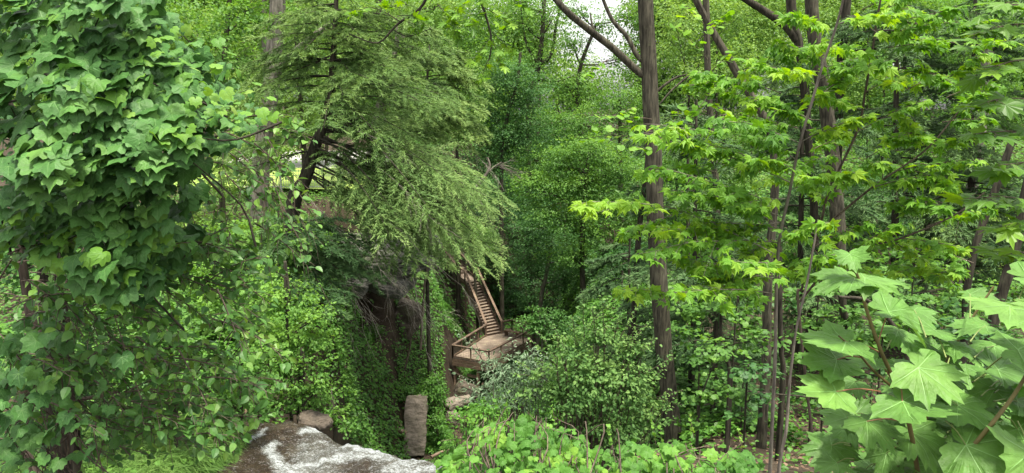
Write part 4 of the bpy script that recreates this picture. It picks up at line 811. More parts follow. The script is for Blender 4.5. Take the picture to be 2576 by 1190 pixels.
for lab, d, bl, m_, bs, sz in [
    ('leafy sapling just right of the centre trunk base', 19, [(1760, 900, 60, 30), (1800, 950, 70, 30), (1730, 840, 40, 30), (1850, 1000, 60, 25)], 'mid', .3, .11),
    ('understory sapling with flat tiers below the maple sprays', 17, [(1850, 780, 80, 35), (1900, 850, 80, 35), (1820, 860, 60, 25), (1780, 700, 60, 30)], 'mid', .4, .11),
    ('wide understory sapling left of the slim pale stems', 15, [(1880, 930, 60, 35), (1900, 1000, 50, 25), (1850, 1040, 50, 18)], 'dark', .55, .1),
    ('understory sapling in the middle of the right bank', 20, [(2060, 720, 90, 35), (2150, 780, 90, 35), (2040, 820, 80, 35), (2230, 700, 90, 35)], 'mid', .35, .13),
    ('understory sapling behind the lone broad maple tip', 18, [(2220, 830, 90, 35), (2120, 880, 90, 35), (2300, 760, 80, 30), (2050, 920, 70, 30)], 'mid', .3, .12),
    ('tiered sapling right of the furrowed trunk base', 23, [(2300, 660, 90, 30), (2400, 720, 90, 35), (2250, 620, 80, 25), (2180, 660, 70, 25)], 'mid', .45, .14),
    ('leafy understory sapling under the leaning trunk', 18, [(2400, 820, 90, 40), (2480, 760, 80, 40), (2540, 850, 80, 40), (2330, 880, 80, 35)], 'dark', .6, .12),
    ('low sapling with pale leaf tops above the broad maple', 20, [(2130, 960, 70, 30), (2230, 930, 80, 30), (2020, 1000, 60, 20), (1995, 760, 50, 30)], 'dark', .7, .12)]:
    px, py = bl[0][:2]; dtree(lab, px, py+60, d, [(px, py+20), (px+8, py-15)], (.028, .014), bl, mat=m_, size=sz, cover=2.3, base=bs, leaf='round', flat=.18, tilt=.3, name='understory_sapling', cat='sapling', group=GU, bark='dark', lr=.8)

# ------------------------------------------------------------------ left bank bushes, ravine cover, grass
GLB = 'bushes crowding the left bank of the stream'
for lab, d, bl, m_, bs, sz, lf in [
    ('bright small leaved bush above the water on the left bank', 17, [(720, 760, 90, 60), (770, 850, 75, 60), (690, 860, 80, 60), (800, 800, 40, 40)], 'mid', .75, .085, 'ov'),
    ('bush hanging over the stream at the ravine mouth', 16.5, [(760, 930, 70, 50), (790, 980, 50, 35), (700, 940, 70, 50), (730, 1000, 50, 30)], 'mid', .5, .08, 'ov'),
    ('tall fresh green bush behind the hanging elm twigs', 19, [(560, 760, 100, 80), (640, 690, 90, 60), (620, 830, 80, 60), (500, 680, 80, 60)], 'mid', .7, .1, 'hex'),
    ('pale leaved bush under the rim behind the elm twigs', 23, [(620, 600, 100, 45), (740, 620, 80, 50), (530, 600, 80, 50), (690, 690, 70, 40)], 'mid', .65, .11, 'hex'),
    ('leafy curtain of brush hiding the cliff edge right of the stream bank bushes', 22, [(835, 900, 34, 60), (845, 980, 34, 60), (860, 1050, 26, 40), (815, 850, 40, 45), (838, 1050, 30, 34, -3), (880, 1080, 22, 30, -2)], 'mid', .45, .1, 'hex'),
    ('low brush on the left bank rocks at the lip of the falls', 17.5, [(750, 1000, 60, 28), (800, 1010, 35, 28), (690, 1020, 40, 30)], 'mid', .4, .075, 'ov'),
    ('dark bush with pointed leaves left of the stream', 14.5, [(600, 930, 80, 60), (640, 1010, 55, 40), (560, 1010, 70, 50)], 'mid', .35, .085, 'ov'),
    ('dense green bush at the far left behind the elm', 13, [(430, 850, 110, 80), (330, 760, 110, 80), (450, 960, 80, 60), (300, 900, 100, 80)], 'mid', .4, .09, 'hex'),
    ('shaded bush at the lower left corner', 10, [(120, 900, 150, 120), (60, 1080, 130, 100), (240, 1040, 110, 90)], 'dark', .55, .09, 'hex'),
    ('bush with mixed green leaves at the left edge below the vine', 12, [(150, 720, 140, 80), (280, 640, 100, 60), (40, 640, 90, 90)], 'dark', .7, .09, 'hex')]:
    px, py = bl[0][:2]; dtree(lab, px, py+80, d, [(px, py+20), (px+8, py-15)], (.06, .02), bl, mat=m_, size=sz, cover=2.3, base=bs, leaf=lf, name='streamside_bush', cat='bush', group=GLB, bark='dark', lr=.6, top=.25)
def cover_on_ground(name, label, n, xr, yr, mask, t, size, mat, hgt=.25, base=.4, cat=None, lean=(0, 0, 0)):
    x = xr[0]+(xr[1]-xr[0])*rng.random(n); y = yr[0]+(yr[1]-yr[0])*rng.random(n)
    k = mask(x, y) > rng.random(n); x, y = x[k], y[k]; z = ground(x, y); e = .15
    gx = (ground(x+e, y)-ground(x-e, y))/(2*e); gy = (ground(x, y+e)-ground(x, y-e))/(2*e)
    nm = vn(np.stack([-gx, -gy, np.ones(len(x))], -1))
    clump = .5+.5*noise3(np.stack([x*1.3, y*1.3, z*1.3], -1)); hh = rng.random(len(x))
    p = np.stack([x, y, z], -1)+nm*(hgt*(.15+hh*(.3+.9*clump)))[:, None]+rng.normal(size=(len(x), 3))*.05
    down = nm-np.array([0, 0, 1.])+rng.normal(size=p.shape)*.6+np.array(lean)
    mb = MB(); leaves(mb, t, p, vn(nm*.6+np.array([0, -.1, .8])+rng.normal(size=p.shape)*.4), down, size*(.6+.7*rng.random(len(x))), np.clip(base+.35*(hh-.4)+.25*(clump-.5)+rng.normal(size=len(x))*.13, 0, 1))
    o = mb.build(name, L[mat], None, (0, 0, 0)); tag(o, label, cat, kind='stuff'); return o
def ravine_mask(x, y):
    z = ground(x, y); m = 1.0*(z < -5.5)
    trail = dist_poly(x, y, [(-8.3, 45.5), (-7.6, 43.5), (-7.6, 42), (-6.6, 40.8), (-5.6, 39.6), (-3.5, 39.2), (-1, 40)])
    t2_ = dist_poly(x, y, [(-1.6, 39.5), (-3.2, 43), (-4.0, 47), (-4.7, 51), (-4.9, 56), (-4.4, 60)])
    m = m*sstep((trail-.2-.35*noise3(np.stack([x*1.4, y*1.4, 0*x], -1)))/.5)*sstep((t2_-.3-.25*noise3(np.stack([x*1.2, y*1.2, 0*x], -1)))/.4)
    m = m*(1-sstep((x+13.5)/.8)*sstep((-8.4-x)/.8)*sstep((y-40.3)/.8)*sstep((50-y)/1))
    return m*np.where((x > -3.3) & (y < 50), .5, 1)
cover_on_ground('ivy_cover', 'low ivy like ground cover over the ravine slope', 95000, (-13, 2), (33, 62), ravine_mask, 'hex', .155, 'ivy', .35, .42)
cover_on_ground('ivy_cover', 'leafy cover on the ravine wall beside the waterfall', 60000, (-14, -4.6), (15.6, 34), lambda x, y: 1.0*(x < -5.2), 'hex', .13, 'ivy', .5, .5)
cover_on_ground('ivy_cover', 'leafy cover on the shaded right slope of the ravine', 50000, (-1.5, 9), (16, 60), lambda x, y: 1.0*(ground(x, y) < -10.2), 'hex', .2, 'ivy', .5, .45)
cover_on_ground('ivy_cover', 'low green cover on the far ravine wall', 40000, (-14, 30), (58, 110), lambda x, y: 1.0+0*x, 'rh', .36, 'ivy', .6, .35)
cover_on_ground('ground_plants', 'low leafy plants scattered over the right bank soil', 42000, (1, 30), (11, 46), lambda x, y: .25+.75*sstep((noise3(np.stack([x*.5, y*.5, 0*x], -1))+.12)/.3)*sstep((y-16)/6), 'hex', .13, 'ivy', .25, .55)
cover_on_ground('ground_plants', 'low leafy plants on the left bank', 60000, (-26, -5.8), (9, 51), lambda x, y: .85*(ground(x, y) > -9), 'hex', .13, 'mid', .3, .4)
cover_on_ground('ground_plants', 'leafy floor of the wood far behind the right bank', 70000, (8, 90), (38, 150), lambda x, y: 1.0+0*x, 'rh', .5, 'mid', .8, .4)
cover_on_ground('leaf_litter', 'dead brown leaves on the soil', 16000, (-8, 14), (12, 48), lambda x, y: 1.0+0*x, 'hex', .1, 'litter', .02, .5)
cover_on_ground('grass', 'long bright grass on the left bank beside the water', 90000, (-9.5, -4.7), (10.8, 14.8), lambda x, y: 1.0*((x+4.9+.25*(y-13)) < 0), 'blade', .36, 'grass', .1, .55, lean=(.3, -.3, .5))
# leafy mound by the fall and low bush patches
def mound(label, px, py, d, rx, ry, size=.12, base=.55, mat='ivy', n=1, **kw):
    b = PB([(px, py, rx, ry)], d); r_ = thing('leafy_mound', label, 'bush', b[0][0]-[0, 0, b[0][3]], 'leafy mounds below the waterfall')
    fo = MB(); crown(fo, b, 'hex', size, cover=5, outer=.18, tilt=.4, base=base, top=.3, cvar=.15, **kw); fo.build('foliage', L[mat], r_)
    st_ = MB()
    for k in range(9): tube(st_, [b[0][0]-[0, 0, b[0][3]*1.0], b[0][0]+rng.normal(size=3)*b[0][1]*.35, b[0][0]+vn(rng.normal(size=3))*b[0][1]*.8], .02, .008, 4, 5)
    st_.build('stems', B['twig'], r_)
mound('dense dark green leafy mound just beyond the edge of the falls', 915, 1088, 40, 62, 48)
mound('small leafy mound above the larger one by the falls', 880, 985, 41, 50, 32, base=.45)
mound('leafy clump left of the tall stone slab', 990, 985, 42, 36, 46, base=.4)
mound('leafy clump climbing behind the tall stone slab', 1085, 985, 42.5, 38, 60, base=.45)
mound('leafy clump at the lower right of the tall stone slab', 1100, 1070, 41, 24, 44, base=.5)
mound('leafy bank plants left above the falls', 840, 1020, 38, 42, 30, base=.5, mat='mid')
# ------------------------------------------------------------------ shrubs in front of the ravine
def shrub(name, label, d, blobs, t, size, mat, shoots=(), cover=2.3, base=.5, cat='shrub', sl=.5, **kw):
    bl = PB(blobs, d); c = bl[0][0]; root = thing(name, label, cat, (c[0], c[1], gz(c[0], c[1])))
    wd, fo = MB(), MB(); b0 = np.array(root.location)
    cen = crown(fo, bl, t, size, cover=cover, base=base, **kw)
    for cc in cen:
        for e in cc[:8]: tube(wd, [b0+rng.normal(size=3)*[.15, .15, 0], (b0+e)/2+rng.normal(size=3)*.12, e], .022, .006, 5, 8)
    for (a, b_, c_, d_) in shoots:
        spray(wd, fo, P(a, b_, d), P(c_, d_, d-.2), .05, t, size*.9, size*.5, sub=4, sublen=.3, opp=False, rad=.009, flat=False, base=base+.15, tilt=.5)
    wd.build('stems', B['twig'], root); fo.build('foliage', L[mat], root); return root
shrub('rounded_shrub', 'large dense shrub with small oval leaves left of the centre trunk base', 11.5, [(1480, 940, 130, 90), (1570, 970, 110, 100), (1400, 980, 100, 80), (1520, 1060, 140, 70), (1620, 1050, 60, 60), (1500, 850, 60, 40), (1430, 870, 50, 30), (1590, 880, 50, 40)], 'ov', .062, 'shrub',
      [(1500, 860, 1490, 770), (1450, 880, 1440, 795), (1540, 870, 1560, 790), (1400, 920, 1330, 850), (1380, 960, 1300, 905), (1600, 900, 1650, 850), (1640, 960, 1690, 890), (1580, 900, 1600, 810), (1650, 1000, 1720, 980), (1480, 830, 1530, 745), (1420, 880, 1390, 810), (1560, 850, 1610, 760), (1620, 940, 1700, 900), (1360, 950, 1290, 940), (1470, 850, 1465, 760), (1520, 850, 1515, 740), (1640, 1000, 1720, 1020), (1400, 900, 1350, 830), (1590, 860, 1640, 800)], outer=.75, cover=2.2, base=.5, top=.3)
shrub('silver_shrub', 'silvery narrow leaved shrub in front of the deck', 12, [(1290, 930, 70, 45), (1260, 985, 80, 40), (1330, 990, 70, 50), (1350, 930, 40, 40)], 'nar', .10, 'silver',
      [(1250, 950, 1150, 835), (1230, 960, 1190, 850), (1290, 900, 1290, 850), (1320, 910, 1345, 870), (1220, 980, 1140, 930), (1230, 1000, 1160, 955), (1240, 930, 1222, 880), (1350, 920, 1330, 860), (1200, 1010, 1150, 1000)], cover=2.0, base=.5, top=.2, tilt=.7)
shrub('wild_shrub', 'light green shrub below the silvery shrub at the bottom', 8.5, [(1190, 1060, 50, 35), (1230, 1030, 60, 30), (1170, 1130, 40, 40)], 'ov', .055, 'vine', [(1180, 1060, 1130, 1040), (1190, 1100, 1110, 1110), (1170, 1130, 1105, 1165)], cover=2.0, base=.4)
# ------------------------------------------------------------------ broad bright vine along the bottom
root = thing('wild_grape_vine', 'bright yellow green vine tangle along the bottom centre edge', 'vine', (0, 4.6, gz(0, 4.6)))
wd, fo = MB(), MB(); fo2 = MB()
edge = np.array([(1105, 1165), (1150, 1120), (1200, 1055), (1250, 1035), (1320, 1025), (1400, 1050), (1460, 1080), (1500, 1110), (1600, 1120), (1700, 1105), (1800, 1110), (1880, 1110), (1920, 1125)])
pts_, rn = [], []
for k in range(2500):
    px = 1105+rng.random()*810; e = np.interp(px, edge[:, 0], edge[:, 1])+34*noise3(np.array([px/55., 3.3, 0.]))+12*noise3(np.array([px/17., 1.3, 0.])); py = e+12+rng.random()**.8*(1290-e)
    pts_.append(P(px, py, 5.0+1.2*rng.random()-(py-e)/260)); rn.append(.32+.6*noise3(np.array([px/70., py/50., 1.]))+rng.normal()*.17)
pts_ = np.array(pts_); N = len(pts_)
nm = vn(np.array([0, -.45, .8])+rng.normal(size=(N, 3))*.38); hd = np.array([0, -.3, -.5])+rng.normal(size=(N, 3))*.8
k = rng.random(N) < .65
leaves(fo, 'grape', pts_[k], nm[k], hd[k], .068*(.5+.8*rng.random(k.sum())), np.clip(np.array(rn)[k], 0, 1), 0, .35)
leaves(fo, 'round', pts_[~k], nm[~k], hd[~k], .06*(.5+.7*rng.random((~k).sum())), np.clip(np.array(rn)[~k], 0, 1))
for k in range(60):
    px = 1120+rng.random()*780; e = np.interp(px, edge[:, 0], edge[:, 1]); a = P(px+rng.normal()*40, 1260, 4.6); b_ = P(px, e+rng.random()*40, 5.3)
    tube(wd, [a, (a+b_)/2+rng.normal(size=3)*.12, b_], .007, .003, 4, 8)
for px, py in ((1390, 1020), (1530, 1070), (1660, 1075), (1860, 1080), (1735, 1040), (1640, 1060)):
    spray(wd, fo2, P(px+10, py+60, 5.2), P(px, py, 5.2), .05, 'grape', .03, .03, sub=2, sublen=.3, opp=False, rad=.0035, flat=False, base=.5, tilt=.8)
wd.build('stems', B['twig'], root); fo.build('leaves', [L['vine'], GVEIN], root); fo2.build('young_leaves', [L['grapenew'], GVEIN], root)

# ------------------------------------------------------------------ grape vine draped over the left foreground
root = thing('grape_vine', 'huge grape vine curtain of broad overlapping leaves at the upper left', 'vine', (-3.2, 6.4, gz(-3.2, 6.4)))
outl = np.array([(-80, -80), (310, -80), (335, 20), (420, 90), (470, 150), (560, 195), (630, 250), (665, 290), (620, 320), (560, 330), (520, 380), (470, 420), (440, 470), (440, 560), (450, 640), (400, 690), (340, 735), (300, 765), (240, 740), (190, 720), (130, 690), (60, 640), (-80, 640)], float)
def inside(px, py, o):
    r_ = np.zeros(len(px), bool); j = len(o)-1
    for i in range(len(o)):
        c = ((o[i, 1] > py) != (o[j, 1] > py)) & (px < (o[j, 0]-o[i, 0])*(py-o[i, 1])/(o[j, 1]-o[i, 1]+1e-9)+o[i, 0]); r_ ^= c; j = i
    return r_
def vdepth(px, py): # the curtain bulges towards the camera
    return 5.4+.9*((px-200)/420)**2+.0012*np.abs(py-380)+.25*noise3(np.stack([px/130, py/110, 0*px], -1))
gx, gy = np.meshgrid(np.arange(-70, 700, 33), np.arange(-70, 800, 25)); gx = gx+(np.arange(gx.shape[0]) % 2)[:, None]*20.
px = (gx+rng.normal(size=gx.shape)*13).ravel(); py = (gy+rng.normal(size=gx.shape)*10).ravel(); k = inside(px, py, outl); px, py = px[k], py[k]
hole = (np.hypot((px-75)/60, (py-260)/35) < 1) | (np.hypot((px-60)/30, (py-180)/14) < 1); px, py = px[~hole], py[~hole]
px = np.where(px > 250, 250+(px-250)*.88, px)
dd = vdepth(px, py); N = len(px); pos = np.array([P(a, b, c) for a, b, c in zip(px, py, dd)])
def vleaf(mb, pos, px, size, rnd, spread=.33, matoff=0):
    N = len(pos); lean = np.clip((px-200)/420, -1, 1.2)
    nm = np.stack([.4*lean+rng.normal(size=N)*spread*1.2, -.62+rng.normal(size=N)*spread*.8, .95+rng.normal(size=N)*spread], -1)
    hd = np.stack([.45*lean+rng.normal(size=N)*.5, np.full(N, -.9), np.full(N, -.8)], -1)
    leaves(mb, 'grape', pos, nm, hd, size, rnd, matoff, .3)
fo, fy = MB(), MB()
young = (rng.random(N) < .05) | ((py > 590) & (rng.random(N) < .3)) | ((px < 200) & (py > 480) & (rng.random(N) < .2)) | ((px > 470) & (py < 340) & (rng.random(N) < .2))
sz = (.10+.12*rng.random(N))*np.where((px > 500), .62, 1)
vleaf(fo, pos[~young], px[~young], sz[~young], np.clip(.42+.22*rng.normal(size=(~young).sum())+.1*(px[~young] > 400), 0, 1))
vleaf(fy, pos[young], px[young], sz[young]*.75, np.clip(.3+.2*rng.normal(size=young.sum()), 0, 1))
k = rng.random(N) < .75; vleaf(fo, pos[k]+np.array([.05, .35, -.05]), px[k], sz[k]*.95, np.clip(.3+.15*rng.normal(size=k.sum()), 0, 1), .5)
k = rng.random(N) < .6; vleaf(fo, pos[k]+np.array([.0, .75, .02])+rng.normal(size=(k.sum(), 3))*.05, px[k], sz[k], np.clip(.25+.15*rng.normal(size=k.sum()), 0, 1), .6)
# small coppery new leaves and shoots at the outer rim of the curtain
wd = MB()
for a, b in ((430, 95), (490, 150), (560, 200), (640, 250), (600, 275), (545, 300), (650, 300), (500, 250), (130, 280), (115, 255), (25, 590)):
    n_ = 7; q = P(a, b, 5.6+.5*rng.random()); pp = q+rng.normal(size=(n_, 3))*np.array([.12, .1, .08])
    leaves(fy, 'grape', pp, vn(np.array([.2, -.4, .8])+rng.normal(size=(n_, 3))*.4), np.array([.6, 0, -.4])+rng.normal(size=(n_, 3))*.6, .05+.05*rng.random(n_), np.clip(.45+.25*rng.normal(size=n_), 0, 1))
for k in range(16):
    j = rng.integers(N); a = pos[j]+[0, .15, 0]; b = a+np.array([rng.normal()*.5, .4, -.6+rng.normal()*.5]); tube(wd, [a, (a+b)/2+rng.normal(size=3)*.1, b], .005, .012, 4, 7)
for (a, b, d0), (c, e, d1), r_ in (((-20, 200, 7), (60, 330, 7), .03), ((90, 210, 6.8), (40, 330, 6.8), .02), ((-30, 260, 6.6), (70, 240, 6.7), .015), ((200, 1300, 7.4), (150, 700, 7.4), .05), ((150, 700, 7.4), (210, 100, 7.2), .035), ((250, 750, 5.6), (230, 640, 5.7), .006)):
    tube(wd, [P(a, b, d0), P((a+c)/2+12, (b+e)/2, (d0+d1)/2), P(c, e, d1)], r_, r_*.6, 7, 12, wob=.05)
wd.build('stems', B['dark'], root); fo.build('leaves', [L['grape'], GVEIN], root); fy.build('young_leaves', [L['grapenew'], GVEIN], root)

tree('light_blocking_tree', 'dense dark host tree added behind the grape vine at the left edge to block back light', 'tree', (P(130, 900, 8.6)[0], 8.6, gz(P(130, 900, 8.6)[0], 8.6)), [np.array((P(130, 900, 8.6)[0], 8.6, gz(P(130, 900, 8.6)[0], 8.6)-.3)), P(130, 800, 8.6), P(150, 500, 8.6), P(170, 100, 8.6)], (.16, .08), PB([(120, 100, 200, 150), (290, 200, 130, 120), (150, 380, 170, 150), (300, 420, 100, 130), (80, 560, 130, 90), (230, 600, 100, 80)], 8.3), leaf='hex', mat='dark', size=.12, cover=2.2, base=.3, bark='dark')  # dark crown added behind the vine to stop back light and darken its gaps
# ------------------------------------------------------------------ elm with hanging twigs, lower left
root = thing('elm_tree', 'small elm with toothed oval leaves hanging from long twigs at the lower left', 'tree', (-4.4, 8.0, gz(-4.4, 8.0)))
wd, fo = MB(), MB(); b0 = np.array(root.location)
tube(wd, [b0, P(60, 1150, 8), P(95, 900, 8), P(140, 770, 7.9), P(230, 735, 7.4), P(330, 705, 7), P(420, 690, 6.8)], .09, .02, 9, 24, wob=.05)
tube(wd, [P(95, 900, 8), P(60, 700, 8), P(40, 500, 8), P(90, 250, 8)], .06, .03, 7, 16, wob=.05)
tube(wd, [P(140, 770, 7.9), P(260, 560, 7.6), P(400, 400, 7.4), P(560, 330, 7)], .035, .012, 6, 16, wob=.05)
tube(wd, [P(80, 1000, 8), P(170, 1010, 7.5), P(300, 990, 7)], .04, .015, 6, 12, wob=.05)
EL_ = [((560, 330), (790, 345), 7.2), ((560, 330), (770, 470), 7.2), ((600, 300), (760, 300), 7.2), ((640, 360), (800, 560), 7.0), ((600, 380), (770, 640), 7.0), ((480, 400), (700, 480), 6.9), ((440, 380), (560, 560), 6.9), ((560, 430), (690, 600), 7.3),
       ((620, 470), (720, 560), 7), ((480, 450), (640, 700), 7), ((420, 690), (650, 800), 6.6), ((400, 690), (590, 730), 6.8), ((360, 700), (540, 830), 6.6), ((300, 720), (470, 860), 6.3), ((300, 990), (560, 1010), 6.4), ((380, 985), (620, 1090), 6.3),
       ((280, 1000), (470, 1080), 6.2), ((230, 735), (400, 800), 6.2), ((160, 760), (260, 890), 6), ((60, 700), (200, 830), 6), ((20, 640), (170, 620), 6), ((0, 700), (120, 560), 6.2), ((20, 780), (180, 740), 6), ((120, 1010), (260, 1100), 5.8), ((60, 900), (200, 960), 5.8),
       ((540, 600), (760, 740), 7.2), ((500, 620), (640, 640), 7.2), ((660, 330), (720, 440), 7.0), ((520, 350), (640, 440), 6.9), ((430, 420), (520, 640), 7.0), ((640, 560), (790, 690), 7.2), ((330, 980), (460, 940), 6.2), ((440, 900), (600, 950), 6.4), ((450, 880), (560, 1120), 6.2)]
for k in range(135):
    a, b = -30+rng.random()*600, 560+rng.random()*560
    EL_.append(((a, b), (a+60+rng.random()*130, b+rng.normal()*60+25), 6.1+rng.random()*1.6))
for (a, b), (c, e), d in EL_:
    spray(wd, fo, P(a, b, d+.15), P(c, e, d-.1), .25, 'ov', .10, .075, sub=6, sublen=.42, opp=False, droop=.9, rad=.008, tilt=.55, jit=.35, base=.42+.1*rng.normal())
for k in range(9):   # pale bare twigs
    a = P(380+rng.random()*330, 320+rng.random()*140, 6.8); bare_twigs(wd, a, vn(np.array([.5*rng.normal(), 0, -1.])), .8, .1, .004, 1)
wd.build('branches', B['twig'], root); fo.build('leaves', L['elm'], root)
root = thing('grape_vine', 'sparser grape vine leaves hanging low at the left edge bottom corner', 'vine', (-3.4, 5.6, gz(-3.4, 5.6)))
fo, wd = MB(), MB(); px = np.concatenate([rng.random(80)*190-20, rng.random(26)*300+10]); py = np.concatenate([840+rng.random(80)*360, 760+rng.random(26)*400]); pos = np.array([P(a, b, 5.6+rng.random()) for a, b in zip(px, py)])
vleaf(fo, pos, px*0+200, .10+.07*rng.random(len(px)), np.clip(.35+.25*rng.normal(size=len(px)), 0, 1), .4)
for k in range(40): a = pos[rng.integers(len(pos))]; tube(wd, [a, a+np.array([rng.normal()*.2, .2, -.4]), a+np.array([rng.normal()*.3, .3, -.9])], .004, .007, 4, 6)
wd.build('stems', B['twig'], root); fo.build('leaves', [L['grape'], GVEIN], root)

# ------------------------------------------------------------------ bright maple sapling sprays on the right
SB = np.array([P(1935, 1230, 9)[0], 9, gz(P(1935, 1230, 9)[0], 9)])
root = thing('maple_sapling', 'slender maple sapling with tiers of bright yellow green leaves right of the centre trunk', 'sapling', SB)
wd, fo, fr = MB(), MB(), MB()
st_ = tube(wd, [SB-[0, 0, .2], P(1935, 1190, 9), P(1945, 960, 9), P(1955, 760, 9), P(1962, 600, 9), P(1985, 480, 8.8), P(2010, 360, 8.6), P(2060, 200, 8.4), P(2110, 60, 8.2), P(2140, -80, 8)], .028, .012, 8, 60, wob=.04)
def mspray(a, b, d0, d1, lf=.14, base=.5, sub=7, sublen=.36, sag=.12, mb=None, spacing=.13, t='mapleb', root_=None):
    spray(wd, mb or fo, P(a[0], a[1], d0), P(b[0], b[1], d1), sag, t, lf, spacing, sub=sub, sublen=sublen, opp=True, droop=.45, rad=.007, tilt=.5, base=base, jit=.45, tipb=.15, stalk=.02)
MS = [((1950, 640), (1700, 530)), ((1700, 525), (1440, 520)), ((1950, 560), (1690, 480)), ((1960, 520), (1650, 420)), ((1990, 440), (1740, 370)), ((1990, 460), (1660, 350)), ((2010, 360), (1800, 300)), ((2040, 300), (1830, 230)), ((2060, 220), (1880, 150)),
      ((2080, 170), (1960, 100)), ((1950, 740), (1700, 740)), ((1700, 740), (1560, 730)), ((1950, 700), (1770, 690)), ((1955, 620), (2080, 560)), ((1985, 480), (2150, 430)), ((2010, 360), (2180, 290)), ((2060, 200), (2230, 150)), ((2040, 260), (2130, 190)),
      ((1960, 560), (1790, 600)), ((1975, 500), (1850, 520)), ((1990, 430), (1900, 400)), ((1955, 600), (1880, 640)), ((2000, 400), (1890, 340)), ((2030, 330), (1960, 250)), ((1955, 680), (2110, 640)), ((2100, 80), (1980, 40)), ((2110, 60), (2240, 40)), ((1700, 540), (1560, 590)), ((1960, 610), (1600, 640))]
for k in range(12):
    a, b = 1700+rng.random()*260, 130+rng.random()*640
    if b < 500 and a < 1500+ (500-b): a += 200
    MS.append(((a+90, b+10), (a-60-rng.random()*60, b-10+rng.normal()*25)))
for a, b in MS: mspray(a, b, 8.9+rng.random()*.8, 8.0+rng.random()*1.5, base=.45+.17*rng.normal())
wd.build('branches', B['sapling'], root); fo.build('leaves', [L['maple'], VEIN], root)
SB = np.array([P(2060, 1230, 11)[0], 11, gz(P(2060, 1230, 11)[0], 11)])
root = thing('maple_sapling', 'maple with bright layered sprays sweeping across the upper right', 'sapling', SB)
wd, fo = MB(), MB()
tube(wd, [SB-[0, 0, .2], P(2010, 780, 11), P(2020, 720, 11), P(2060, 580, 10.5), P(2090, 480, 10), P(2160, 330, 9.6), P(2180, 220, 9.4), P(2200, 100, 9.2), P(2230, -60, 9)], .024, .012, 8, 50, wob=.05)
tube(wd, [P(2010, 760, 11), P(2120, 640, 10), P(2260, 600, 9.5), P(2400, 540, 9.2), P(2480, 480, 9)], .02, .008, 6, 24, wob=.05)
tube(wd, [P(2060, 580, 10.5), P(2200, 470, 10), P(2330, 380, 9.5), P(2420, 280, 9.3)], .02, .008, 6, 24, wob=.05)
for a, b in [((2160, 330), (2330, 250)), ((2170, 280), (2040, 240)), ((2180, 230), (2320, 160)), ((2190, 150), (2060, 110)), ((2200, 100), (2340, 60)), ((2200, 80), (2420, 20)), ((2200, 470), (2350, 440)), ((2260, 430), (2460, 400)), ((2330, 380), (2440, 340)), ((2330, 370), (2280, 300)), ((2400, 300), (2480, 230)),
             ((2120, 640), (2280, 560)), ((2260, 600), (2420, 620)), ((2330, 570), (2500, 520)), ((2100, 650), (2200, 690)), ((2230, 600), (2360, 680)), ((2090, 480), (2210, 410)), ((2150, 340), (2060, 330)), ((2250, 500), (2380, 520)), ((2300, 430), (2400, 470)), ((2190, 180), (2260, 210)), ((2330, 330), (2240, 350)),
             ((2200, 60), (2300, -20)), ((2350, 60), (2480, 60)), ((2050, 620), (2180, 560)), ((2380, 200), (2470, 140)), ((2300, 170), (2400, 210)), ((2100, 700), (2000, 690)), ((2300, 700), (2420, 680))]:
    mspray(a, b, 9.8, 8.9+rng.random()*.9, base=.48+.17*rng.normal(), sub=6)
for k in range(30):
    a, b = 1980+rng.random()*480, 20+rng.random()*700
    mspray((a, b), (a+rng.choice([-1, 1])*(70+rng.random()*70), b-15+rng.normal()*30), 9.6+rng.random()*2, 9.3+rng.random()*1.5, base=.35+.2*rng.normal(), sub=5)
wd.build('branches', B['twig'], root); fo.build('leaves', [L['maple'], VEIN], root)
# slim bare stems
for lab, d, pts in [('pale slim bare stem at the lower right, right one of the pair', 8.2, [(1958, 1230), (1962, 1160), (1978, 1080), (1984, 1000), (1990, 930), (2002, 820), (2030, 700), (2062, 560)])]:
    tp = [P(a, b, d) for a, b in pts]; tp = [np.array([tp[0][0], tp[0][1], gz(tp[0][0], tp[0][1])-.1])]+tp
    m_ = MB(); tube(m_, tp, .026, .012, 8, 50, wob=.05); tag(m_.build('sapling_stem', B['sapling'], None, tp[0]), lab, 'sapling')
# round leaved basswood sprays near the tall trunk
for lab, d, sprs, lf in [('basswood twigs with big round leaves left of the tall centre trunk', 12, [((1640, 300), (1480, 290)), ((1640, 330), (1500, 320)), ((1640, 340), (1470, 350)), ((1600, 270), (1560, 290)), ((1530, 150), (1470, 195)), ((1640, 380), (1590, 370))], .13),
                         ('basswood branch of big round leaves right of the tall centre trunk', 12, [((1760, 200), (1680, 330)), ((1780, 150), (1700, 60)), ((1760, 100), (1830, 30)), ((1800, 220), (1740, 300)), ((1770, 60), (1720, 10)), ((1790, 180), (1850, 120)), ((1700, 330), (1660, 360)), ((1780, 250), (1840, 300))], .14)]:
    q = P(*sprs[0][0], d); root = thing('basswood_branch', lab, 'branch', q, 'basswood branches'); wd, fo = MB(), MB()
    for a, b in sprs: spray(wd, fo, P(*a, d), P(*b, d-.4), .1, 'round', lf, lf*.9, sub=4, sublen=.4, opp=False, droop=.7, rad=.008, tilt=.35, base=.6)
    wd.build('twigs', B['twig'], root); fo.build('leaves', L['maple'], root)
